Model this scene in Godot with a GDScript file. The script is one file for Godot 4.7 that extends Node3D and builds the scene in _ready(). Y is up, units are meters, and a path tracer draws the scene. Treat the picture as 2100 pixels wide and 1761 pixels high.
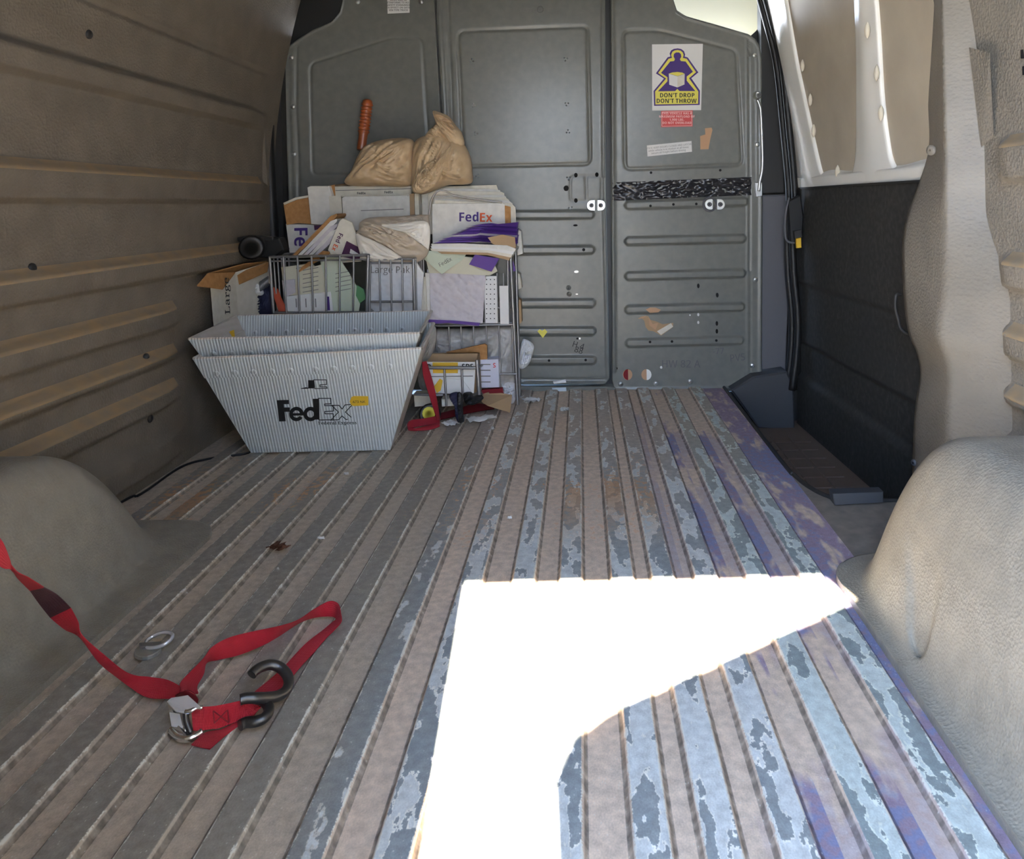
extends Node3D
# Cargo bay of a delivery van, seen from its rear doors. x right, y up, -z towards the cab; floor at y = 0.
# The bay was surveyed from the photograph: at(px, py, depth) turns a point of that survey at a known depth into metres.
const F := 1550.0
const CX := 1190.0
const CY := 416.0
const ROLL := 0.02
const EYE := 0.72
const ZP := 2.9          # depth of the steel bulkhead
const EL := 0.812        # elevation of the sun, radians
var M := {}
var taken := {}
var rng := RandomNumberGenerator.new()

func _ready() -> void:
	rng.seed = 7
	# camera: level, its lens shifted down, held about a degree out of true
	var cam := Camera3D.new()
	var near := 0.05
	cam.set_frustum(1761.0 / F * near, Vector2((1050.0 - CX) / F * near, -(880.5 - CY) / F * near), near, 60.0)
	cam.position = Vector3(0, EYE, 0)
	cam.rotation.z = -ROLL
	add_child(cam)
	# open sky behind the van, the sun high over the left shoulder of the open door
	var env := Environment.new()
	env.background_mode = Environment.BG_SKY
	var sm := ProceduralSkyMaterial.new()
	sm.sky_top_color = C(124, 158, 206)
	sm.sky_horizon_color = C(218, 220, 220)
	sm.ground_bottom_color = C(120, 116, 110)
	sm.ground_horizon_color = C(196, 200, 204)
	sm.sun_angle_max = 1.0
	sm.energy_multiplier = 3.2
	var sky := Sky.new()
	sky.sky_material = sm
	env.sky = sky
	env.ambient_light_source = Environment.AMBIENT_SOURCE_SKY
	env.tonemap_mode = Environment.TONE_MAPPER_LINEAR
	env.tonemap_exposure = 13.5
	env.sdfgi_enabled = true
	env.ssao_enabled = true
	env.ssil_enabled = true
	var we := WorldEnvironment.new()
	we.environment = env
	add_child(we)
	var sun := DirectionalLight3D.new()
	var az := Vector3(-0.0655, 0, -1).normalized()
	sun.basis = Basis.looking_at(az * cos(EL) + Vector3(0, -sin(EL), 0), Vector3.UP)
	sun.light_energy = 2.4
	sun.light_color = Color(1.0, 0.95, 0.87)
	sun.light_angular_distance = 0.5
	sun.shadow_enabled = true
	add_child(sun)

	materials()
	build_shell()
	build_floor()
	build_left_wall()
	build_right_wall()
	build_side_door()
	build_bulkhead()
	wheel_arch("wheel_arch_cover", "grey moulded wheel arch cover on the right, with a short pressed slot", 1.0, 0.465, 1.5, 0.835, 0.025, 0.15, 0.28, 0.32, true)
	wheel_arch("wheel_arch_cover", "grey moulded wheel arch cover on the left, under the hanging red strap", -1.0, 0.825, 1.74, 1.135, 0.07, 0.15, 0.32, 0.265, false)
	build_stickers()
	build_rack()
	build_totes()
	build_boxes()
	build_straps()

# ---------------------------------------------------------------- survey
func at(px: float, py: float, z: float) -> Vector3:
	var dx := px - CX
	var dy := CY - py
	return Vector3((dx + ROLL * dy) * z / F, EYE + (dy - ROLL * dx) * z / F, -z)
func fl(px: float, py: float, y := 0.0) -> Vector3:
	return at(px, py, F * (EYE - y) / (ROLL * (px - CX) - (CY - py)))
func cr(ox: float, oy: float, s: float, a: Array) -> Array:
	var o := []
	for i in range(0, a.size(), 2):
		o.append(Vector2(ox + a[i] / s, oy + a[i + 1] / s))
	return o

# ---------------------------------------------------------------- naming
func numbered(n: String) -> String:
	if not taken.has(n):
		taken[n] = 0
		return n
	taken[n] += 1
	return "%s_%03d" % [n, taken[n]]
func tag(o: Node, label: String, category: String, group := "") -> Node:
	o.set_meta("label", label)
	o.set_meta("category", category)
	if group: o.set_meta("group", group)
	return o
func thing(n: String, label: String, category: String, pos := Vector3.ZERO, group := "") -> Node3D:
	var o := Node3D.new()
	o.name = numbered(n)
	o.position = pos
	add_child(o)
	tag(o, label, category, group)
	return o
func struct_root(n: String) -> Node3D:
	var o := Node3D.new()
	o.name = n
	o.set_meta("kind", "structure")
	add_child(o)
	return o
# Commits a mesh as one named node; meshes are built in scene axes, so a parent's own place is taken off.
func obj(n: String, mesh: Mesh, m: Material, parent: Node = self) -> MeshInstance3D:
	var o := MeshInstance3D.new()
	o.mesh = mesh
	o.material_override = m
	if parent == self:
		o.name = numbered(n)
	else:
		o.name = n
	parent.add_child(o, true)
	if parent != self:
		var off := Vector3.ZERO
		var p: Node = parent
		while p != self and p is Node3D:
			off += (p as Node3D).position
			p = p.get_parent()
		o.position = -off
	return o

# ---------------------------------------------------------------- shapes
func surface(nu: int, nv: int, f: Callable, close_u := false) -> ArrayMesh:
	var P := PackedVector3Array()
	var U := PackedVector2Array()
	for j in nv + 1:
		for i in nu + 1:
			P.append(f.call(float(i) / nu, float(j) / nv))
			U.append(Vector2(float(i) / nu, float(j) / nv))
	return grid_mesh(nu, nv, P, U, close_u)
func grid_mesh(nu: int, nv: int, P: PackedVector3Array, U: PackedVector2Array, close_u := false) -> ArrayMesh:
	var N := PackedVector3Array()
	N.resize(P.size())
	var w := nu + 1
	for j in nv + 1:
		for i in nu + 1:
			var il: int = i - 1 if i > 0 else (nu - 1 if close_u else 0)
			var ir: int = i + 1 if i < nu else (1 if close_u else nu)
			var a := P[j * w + ir] - P[j * w + il]
			var b := P[mini(j + 1, nv) * w + i] - P[maxi(j - 1, 0) * w + i]
			var n := b.cross(a)
			N[j * w + i] = n.normalized() if n.length_squared() > 1e-18 else Vector3.UP
	var I := PackedInt32Array()
	for j in nv:
		for i in nu:
			var k := j * w + i
			I.append_array([k, k + 1, k + w, k + 1, k + w + 1, k + w])
	var arr := []
	arr.resize(Mesh.ARRAY_MAX)
	arr[Mesh.ARRAY_VERTEX] = P
	arr[Mesh.ARRAY_NORMAL] = N
	arr[Mesh.ARRAY_TEX_UV] = U
	arr[Mesh.ARRAY_INDEX] = I
	var me := ArrayMesh.new()
	me.add_surface_from_arrays(Mesh.PRIMITIVE_TRIANGLES, arr)
	return me
func begin(smooth := false) -> SurfaceTool:
	var st := SurfaceTool.new()
	st.begin(Mesh.PRIMITIVE_TRIANGLES)
	st.set_smooth_group(0 if smooth else -1)
	return st
func done(st: SurfaceTool) -> ArrayMesh:
	st.generate_normals()
	return st.commit()
func tri(st: SurfaceTool, a: Vector3, b: Vector3, c: Vector3) -> void:
	st.add_vertex(a); st.add_vertex(b); st.add_vertex(c)
func quad(st: SurfaceTool, a: Vector3, b: Vector3, c: Vector3, d: Vector3) -> void:
	tri(st, a, b, c); tri(st, a, c, d)
# A solid with the outline PTS (any planar polygon) and its back set off by D; the front rim is bevelled by BV.
func prism_into(st: SurfaceTool, pts: Array, d: Vector3, bv := 0.0) -> void:
	var n := pts.size()
	var ctr := Vector3.ZERO
	for p in pts: ctr += p
	ctr /= n
	var ax: Vector3 = (pts[1] - pts[0]).normalized()
	var nz := Vector3.ZERO
	for i in n: nz += (pts[i] - ctr).cross(pts[(i + 1) % n] - ctr)
	nz = nz.normalized()
	if nz.dot(d) > 0: nz = -nz
	var ay := nz.cross(ax).normalized()
	var flat := PackedVector2Array()
	for p in pts: flat.append(Vector2((p - ctr).dot(ax), (p - ctr).dot(ay)))
	var idx := Geometry2D.triangulate_polygon(flat)
	var front := []
	for p in pts:
		var q: Vector3 = p
		if bv > 0.0: q = p + (ctr - p).normalized() * bv * 1.2
		front.append(q)
	var rim := []
	for p in pts: rim.append(p + d.normalized() * bv if bv > 0.0 else p)
	for i in range(0, idx.size(), 3):
		tri(st, front[idx[i]], front[idx[i + 1]], front[idx[i + 2]])
		tri(st, pts[idx[i]] + d, pts[idx[i + 2]] + d, pts[idx[i + 1]] + d)
	for i in n:
		var k := (i + 1) % n
		if bv > 0.0: quad(st, front[i], rim[i], rim[k], front[k])
		quad(st, rim[i], pts[i] + d, pts[k] + d, rim[k])
func prism(pts: Array, d: Vector3, bv := 0.0) -> ArrayMesh:
	var st := begin()
	prism_into(st, pts, d, bv)
	return done(st)
# A card or box whose front outline was surveyed (Vector2s) at one depth or at a depth for each corner.
func front(pts: Array, z: Variant) -> Array:
	var o := []
	for i in pts.size():
		o.append(at(pts[i].x, pts[i].y, z[i] if z is Array else z))
	return o
func V(a: Array) -> Array:
	var o := []
	for i in range(0, a.size(), 2): o.append(Vector2(a[i], a[i + 1]))
	return o
func card(a: Array, z: Variant, depth: float, bv := 0.0) -> ArrayMesh:
	return prism(front(V(a), z), Vector3(0, 0, -depth), bv)
func box_into(st: SurfaceTool, lo: Vector3, hi: Vector3, bv := 0.0) -> void:
	prism_into(st, [Vector3(lo.x, lo.y, hi.z), Vector3(lo.x, hi.y, hi.z), Vector3(hi.x, hi.y, hi.z), Vector3(hi.x, lo.y, hi.z)], Vector3(0, 0, lo.z - hi.z), bv)
func box(lo: Vector3, hi: Vector3, bv := 0.0) -> ArrayMesh:
	var st := begin()
	box_into(st, lo, hi, bv)
	return done(st)
func tube(path: Array, r: float, sides := 8, closed := false) -> ArrayMesh:
	var n := path.size()
	var P := PackedVector3Array()
	var U := PackedVector2Array()
	var side := Vector3.ZERO
	var m := n + 1 if closed else n
	for k in m:
		var i := k % n
		var t: Vector3
		if closed: t = (path[(i + 1) % n] - path[(i + n - 1) % n]).normalized()
		else: t = (path[mini(i + 1, n - 1)] - path[maxi(i - 1, 0)]).normalized()
		if side == Vector3.ZERO:
			side = t.cross(Vector3.UP)
			if side.length() < 0.2: side = t.cross(Vector3.RIGHT)
		side = (side - t * side.dot(t)).normalized()
		var up := t.cross(side)
		for s in sides + 1:
			var a := TAU * s / sides
			P.append(path[i] + (side * cos(a) + up * sin(a)) * r)
			U.append(Vector2(float(s) / sides, float(k) / m))
	if not closed:
		for s in sides + 1:
			P.append(path[n - 1]); U.append(Vector2.ONE)
		var cap := PackedVector3Array()
		var capu := PackedVector2Array()
		for s in sides + 1:
			cap.append(path[0]); capu.append(Vector2.ZERO)
		cap.append_array(P); capu.append_array(U)
		return grid_mesh(sides, n + 1, cap, capu, true)
	return grid_mesh(sides, m - 1, P, U, true)
func smooth_path(pts: Array, sub := 6, closed := false) -> Array:
	var o := []
	var n := pts.size()
	for i in (n if closed else n - 1):
		var a = pts[(i + n - 1) % n] if closed else pts[maxi(i - 1, 0)]
		var d = pts[(i + 2) % n] if closed else pts[mini(i + 2, n - 1)]
		for k in sub:
			o.append(pts[i].cubic_interpolate(pts[(i + 1) % n], a, d, float(k) / sub))
	if not closed: o.append(pts[n - 1])
	return o
# Webbing between two surveyed edges, TH thick.
func ribbon(A: Array, B: Array, th := 0.0016, sub := 7) -> ArrayMesh:
	var a := smooth_path(A, sub)
	var b := smooth_path(B, sub)
	var P := PackedVector3Array()
	var U := PackedVector2Array()
	var run := 0.0
	for i in a.size():
		if i > 0: run += ((a[i] + b[i]) * 0.5).distance_to((a[i - 1] + b[i - 1]) * 0.5)
		var t: Vector3 = (a[mini(i + 1, a.size() - 1)] + b[mini(i + 1, a.size() - 1)] - a[maxi(i - 1, 0)] - b[maxi(i - 1, 0)]).normalized()
		var n: Vector3 = t.cross(b[i] - a[i]).normalized() * th * 0.5
		for p in [a[i] + n, (a[i] + b[i]) * 0.5 + n * 1.2, b[i] + n, b[i] - n, (a[i] + b[i]) * 0.5 - n * 1.2, a[i] - n, a[i] + n]:
			P.append(p)
		for u in [0.0, 0.5, 1.0, 1.0, 0.5, 0.0, 0.0]: U.append(Vector2(u, run / 0.025))
	return grid_mesh(6, a.size() - 1, P, U, true)
# A swept lathe: radii r[i] at distances h[i] along AXIS from O.
func lathe(o: Vector3, axis: Vector3, h: Array, r: Array, sides := 16) -> ArrayMesh:
	var ax := axis.normalized()
	var s := ax.cross(Vector3.UP if absf(ax.y) < 0.9 else Vector3.RIGHT).normalized()
	var t := ax.cross(s)
	return surface(sides, h.size() - 1, func(u, v):
		var k := int(round(v * (h.size() - 1)))
		return o + ax * h[k] + (s * cos(u * TAU) + t * sin(u * TAU)) * r[k], true)
func noise(freq: float, seed_: int, kind := FastNoiseLite.TYPE_SIMPLEX_SMOOTH, oct := 3) -> FastNoiseLite:
	var n := FastNoiseLite.new()
	n.noise_type = kind
	n.seed = seed_
	n.frequency = freq
	n.fractal_octaves = oct
	n.fractal_type = FastNoiseLite.FRACTAL_NONE if oct == 1 else FastNoiseLite.FRACTAL_FBM
	return n
# A loose sheet between four corners: N cells a side, crumpled by AMP, TH thick, with both faces.
func sheet(c: Array, amp: float, freq: float, sd: int, th := 0.0012, n := 22, aspect := 1.0) -> ArrayMesh:
	var ns := noise(freq, sd, FastNoiseLite.TYPE_SIMPLEX, 2)
	var nn: Vector3 = (c[1] - c[0]).cross(c[3] - c[0]).normalized()
	if nn.z < 0: nn = -nn
	return surface(n * 2 + 2, n, func(u, v):
		var k = u * (2 * n + 2)
		var s := -1.0
		var x: float = k / n
		if k > n + 0.5:
			x = (2 * n + 1 - k) / n
			s = 1.0
		if k > 2 * n + 1.5:
			x = 0.0
			s = -1.0
		var p: Vector3 = (c[0].lerp(c[1], x)).lerp(c[3].lerp(c[2], x), v)
		var e: float = 1.0 - absf(ns.get_noise_2d(x * 3.0 * aspect + 5.0, v * 3.0)) * 2.0
		return p + nn * (amp * (e - 0.5) - s * th * 0.5), true)
# A stuffed or crumpled thing with the surveyed outline PTS at depth Z, bulging T towards the door and BK behind, creased by FOLD.
func pillow(pts: Array, z: float, t: float, bk: float, fold: float, freq: float, sd: int, power := 0.5, gather := 0.0, dir := Vector2(1, 0.4)) -> ArrayMesh:
	var w := front(pts, z)
	var n := w.size()
	var ctr := Vector3.ZERO
	for p in w: ctr += p
	ctr /= n
	var ring := smooth_path(w, 5, true)
	var m := ring.size()
	var ns := noise(freq, sd, FastNoiseLite.TYPE_SIMPLEX, 3)
	var d := dir.normalized()
	return surface(m, 30, func(u, v):
		var b: Vector3 = ring[int(round(u * m)) % m]
		var back: bool = v > 0.667
		var r = v / 0.667 if not back else (1.0 - v) / 0.333
		r = clampf(r, 0.0, 1.0)
		var rr := 1.0 - pow(1.0 - r, 1.35)
		var p := ctr.lerp(b, rr)
		var q := Vector2(p.x * d.x + p.y * d.y, (p.y * d.x - p.x * d.y) * 5.0)
		var e: float = 1.0 - 2.6 * absf(ns.get_noise_2d(q.x, q.y))
		if gather > 0.0: e = e * (1.0 - gather) + gather * sin(u * 60.0 + 3.0 * ns.get_noise_2d(q.x, q.y))
		var hump := pow(maxf(1.0 - pow(rr, 2.2), 0.0), power)
		var zz := -bk * hump if back else t * hump + fold * e * minf(1.0, 3.0 * (1.0 - rr))
		return p + Vector3(0, 0, zz), true)
var fonts := {}
func lettering(parent: Node, s: String, px: float, py: float, z: float, hpx: float, m: Material, rot := 0.0, bold := true, serif := false, n := "lettering", stretch := 1.0) -> MeshInstance3D:
	var key := "%s%s" % [bold, serif]
	if not fonts.has(key):
		var f := SystemFont.new()
		f.font_names = PackedStringArray(["Droid Serif" if serif else "Droid Sans"])
		f.font_weight = 700 if bold else 400
		fonts[key] = f
	var t := TextMesh.new()
	t.text = s
	t.font = fonts[key]
	t.font_size = 64
	t.depth = 0.0005
	t.curve_step = 2.0
	t.pixel_size = hpx * z / F / 45.7
	var o := obj(n, t, m, parent)
	o.position += at(px, py, z) + Vector3(0, 0, 0.0006)
	o.rotation.z = rot - ROLL
	o.scale.x = stretch
	return o

# ---------------------------------------------------------------- materials
func img_noise(n: FastNoiseLite, size: int, seam := true) -> Image:
	return n.get_seamless_image(size, size, false, false, 0.2) if seam else n.get_image(size, size)
func mottled(c1: Color, c2: Color, freq: float, sd: int, gamma := 1.0, oct := 4, size := 512) -> ImageTexture:
	var src := img_noise(noise(freq, sd, FastNoiseLite.TYPE_SIMPLEX_SMOOTH, oct), size).get_data()
	var out := PackedByteArray()
	out.resize(size * size * 3)
	var lut := []
	for k in 256: lut.append(c1.lerp(c2, pow(k / 255.0, gamma)))
	for i in size * size:
		var c: Color = lut[src[i]]
		out[i * 3] = c.r8; out[i * 3 + 1] = c.g8; out[i * 3 + 2] = c.b8
	return ImageTexture.create_from_image(Image.create_from_data(size, size, false, Image.FORMAT_RGB8, out))
func bump(freq: float, sd: int, strength: float, kind := FastNoiseLite.TYPE_CELLULAR, size := 512) -> ImageTexture:
	var im := img_noise(noise(freq, sd, kind, 2), size)
	im.convert(Image.FORMAT_RGBA8)
	im.bump_map_to_normal_map(strength)
	return ImageTexture.create_from_image(im)
func mat(c: Color, rough := 0.7, metal := 0.0) -> StandardMaterial3D:
	var m := StandardMaterial3D.new()
	m.albedo_color = c
	m.roughness = rough
	m.metallic = metal
	return m
func tri_tex(m: StandardMaterial3D, albedo: Texture2D, scale: Vector3, normal: Texture2D = null, ns := 1.0) -> StandardMaterial3D:
	m.uv1_triplanar = true
	m.uv1_world_triplanar = true
	m.uv1_scale = scale
	if albedo: m.albedo_texture = albedo
	if normal:
		m.normal_enabled = true
		m.normal_texture = normal
		m.normal_scale = ns
	return m
func C(r: int, g: int, b: int) -> Color:
	return Color8(r, g, b)
func materials() -> void:
	var grain := bump(0.22, 3, 3.0)
	var wrinkle := bump(0.012, 9, 7.0, FastNoiseLite.TYPE_SIMPLEX)
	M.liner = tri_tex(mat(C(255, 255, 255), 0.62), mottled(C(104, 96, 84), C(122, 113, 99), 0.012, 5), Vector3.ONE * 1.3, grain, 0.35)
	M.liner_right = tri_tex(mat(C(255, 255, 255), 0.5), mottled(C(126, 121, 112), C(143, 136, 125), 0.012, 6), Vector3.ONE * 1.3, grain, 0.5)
	M.arch = tri_tex(mat(C(255, 255, 255), 0.5), mottled(C(134, 129, 118), C(156, 149, 135), 0.02, 15), Vector3.ONE * 2.0, grain, 0.4)
	M.steel = tri_tex(mat(C(255, 255, 255), 0.29), mottled(C(105, 107, 102), C(117, 118, 111), 0.02, 21), Vector3.ONE * 2.2, bump(0.02, 77, 1.5, FastNoiseLite.TYPE_SIMPLEX), 0.12)
	M.steel.metallic_specular = 0.46
	M.dark = mat(C(38, 38, 38), 0.6)
	M.seal = mat(C(22, 22, 23), 0.5)
	M.hole = mat(C(10, 10, 10), 0.9)
	var bi: Image = mottled(C(40, 40, 39), C(66, 65, 62), 0.05, 8, 1.4, 5).get_image()
	for i in 46:   # scuffs left by freight
		var p := Vector2(rng.randf() * 512.0, rng.randf() * 512.0)
		var dv := Vector2(rng.randf_range(-0.5, 0.5), 1.0).normalized()
		for k in int(rng.randf_range(12, 90)):
			if rng.randf() < 0.7: bi.set_pixel(int(p.x + dv.x * k) & 511, int(p.y + dv.y * k) & 511, C(96, 94, 88))
	M.board = tri_tex(mat(C(255, 255, 255), 0.75), ImageTexture.create_from_image(bi), Vector3(1.6, 1.6, 1.6))
	M.white = mat(C(236, 235, 228), 0.25)
	M.skin = tri_tex(mat(C(255, 255, 255), 0.6), mottled(C(178, 168, 150), C(196, 186, 167), 0.01, 31), Vector3.ONE)
	M.pillar = mat(C(92, 92, 96), 0.6)
	M.zinc = mat(C(205, 207, 205), 0.32, 0.85)
	M.chrome = mat(C(220, 222, 225), 0.18, 1.0)
	M.wire = mat(C(150, 150, 150), 0.38, 0.75)
	M.card = tri_tex(mat(C(255, 255, 255), 0.8), mottled(C(206, 203, 195), C(224, 221, 213), 0.02, 41), Vector3.ONE * 3)
	M.card_warm = tri_tex(mat(C(255, 255, 255), 0.8), mottled(C(205, 199, 182), C(220, 214, 199), 0.02, 42), Vector3.ONE * 3)
	M.paper = mat(C(222, 221, 218), 0.85)
	M.green_paper = mat(C(196, 204, 182), 0.85)
	M.cream_paper = mat(C(206, 201, 178), 0.85)
	M.lilac = tri_tex(mat(C(255, 255, 255), 0.7), mottled(C(188, 181, 186), C(206, 200, 202), 0.02, 43), Vector3.ONE * 3)
	M.kraft = tri_tex(mat(C(255, 255, 255), 0.85), mottled(C(158, 113, 66), C(184, 138, 88), 0.03, 44), Vector3.ONE * 3)
	M.kraft_dull = mat(C(170, 142, 108), 0.85)
	M.purple = mat(C(92, 58, 140), 0.6)
	M.logo_purple = mat(C(66, 38, 118), 0.6)
	M.plum = mat(C(78, 34, 72), 0.6)
	M.orange = mat(C(225, 92, 40), 0.6)
	M.ink = mat(C(22, 22, 24), 0.6)
	M.grey_ink = mat(C(120, 118, 114), 0.7)
	M.bag = tri_tex(mat(C(255, 255, 255), 0.42), mottled(C(176, 148, 112), C(214, 190, 154), 0.015, 51, 1.0, 4), Vector3.ONE * 2, wrinkle, 0.7)
	M.bag.backlight = Color(0.12, 0.1, 0.07)
	M.mailer = tri_tex(mat(C(255, 255, 255), 0.42), mottled(C(176, 160, 138), C(205, 192, 172), 0.015, 52), Vector3.ONE * 2, wrinkle, 0.5)
	M.mailer_white = tri_tex(mat(C(224, 218, 205), 0.4), null, Vector3.ONE * 2, wrinkle, 0.4)
	M.wrap = tri_tex(mat(C(255, 255, 255), 0.35), mottled(C(150, 147, 142), C(186, 183, 178), 0.03, 53), Vector3.ONE * 3, wrinkle, 0.9)
	M.plastic_white = tri_tex(mat(C(215, 215, 216), 0.4), null, Vector3.ONE * 3, wrinkle, 0.9)
	M.amber = mat(C(158, 76, 30), 0.25)
	M.amber.clearcoat_enabled = true
	M.red_web = tri_tex(mat(C(150, 24, 40), 0.75), null, Vector3.ONE)
	M.red_web.rim_enabled = true
	M.red_web.rim = 0.3
	M.red_dark = mat(C(128, 22, 34), 0.8)
	M.black_iron = tri_tex(mat(C(26, 25, 25), 0.38), null, Vector3.ONE * 6, wrinkle, 0.3)
	M.black_iron.metallic_specular = 0.7
	M.tape = tri_tex(mat(C(34, 34, 38), 0.28), null, Vector3.ONE * 3, wrinkle, 1.0)
	M.yellow = mat(C(226, 182, 48), 0.6)
	M.poster_yellow = mat(C(226, 214, 84), 0.5)
	M.label_red = mat(C(200, 60, 58), 0.5)
	M.label_pink = mat(C(235, 185, 180), 0.5)
	M.tan = mat(C(190, 152, 118), 0.8)
	M.rust_strap = mat(C(176, 70, 40), 0.7)
	M.navy = mat(C(32, 34, 62), 0.7)
	M.leaf = mat(C(96, 58, 38), 0.8)
	M.floor_trim = mat(C(62, 64, 68), 0.6)
	M.headliner = mat(C(158, 148, 112), 0.8)
	M.asphalt = tri_tex(mat(C(255, 255, 255), 0.9), mottled(C(120, 118, 114), C(150, 147, 141), 0.05, 61), Vector3.ONE)
	M.van_paint = mat(C(232, 232, 228), 0.35)
	M.rubber = tri_tex(mat(C(255, 255, 255), 0.45), mottled(C(66, 68, 72), C(104, 106, 108), 0.02, 34), Vector3.ONE * 2)
	M.buckle = mat(C(226, 229, 233), 0.22, 0.55)
	M.tread = mat(C(108, 92, 80), 0.7)
	M.foam = mat(C(214, 206, 186), 0.9)
	# corrugated plastic of the totes: fine flutes as relief, dye worn in
	var fl_img := Image.create(64, 64, false, Image.FORMAT_L8)
	for i in 64:
		for j in 64: fl_img.set_pixel(i, j, Color.from_hsv(0, 0, 0.5 + 0.5 * cos(TAU * i / 16.0)))
	fl_img.convert(Image.FORMAT_RGBA8)
	fl_img.bump_map_to_normal_map(3.0)
	M.tote = tri_tex(mat(C(255, 255, 255), 0.42), mottled(C(168, 176, 180), C(186, 192, 194), 0.02, 71), Vector3(30, 30, 30), ImageTexture.create_from_image(fl_img), 1.0)
	M.tote.albedo_texture = null
	M.tote.albedo_color = C(198, 204, 204)
	M.tote_warm = M.tote.duplicate()
	M.tote_warm.albedo_color = C(204, 196, 186)
	# webbing weave
	var wv := Image.create(32, 32, false, Image.FORMAT_L8)
	for i in 32:
		for j in 32: wv.set_pixel(i, j, Color.from_hsv(0, 0, 0.5 + 0.35 * cos(TAU * j / 4.0) + 0.15 * cos(TAU * i / 8.0)))
	wv.convert(Image.FORMAT_RGBA8)
	wv.bump_map_to_normal_map(3.0)
	M.strap = mat(C(190, 26, 46), 0.7)
	M.strap.normal_enabled = true
	M.strap.normal_texture = ImageTexture.create_from_image(wv)
	M.strap.uv1_scale = Vector3(2.0, 2.0, 1)
	M.strap.rim_enabled = true
	M.strap.rim = 0.25
	M.strap_stained = M.strap.duplicate()
	M.strap_stained.albedo_color = C(70, 28, 38)

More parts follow.
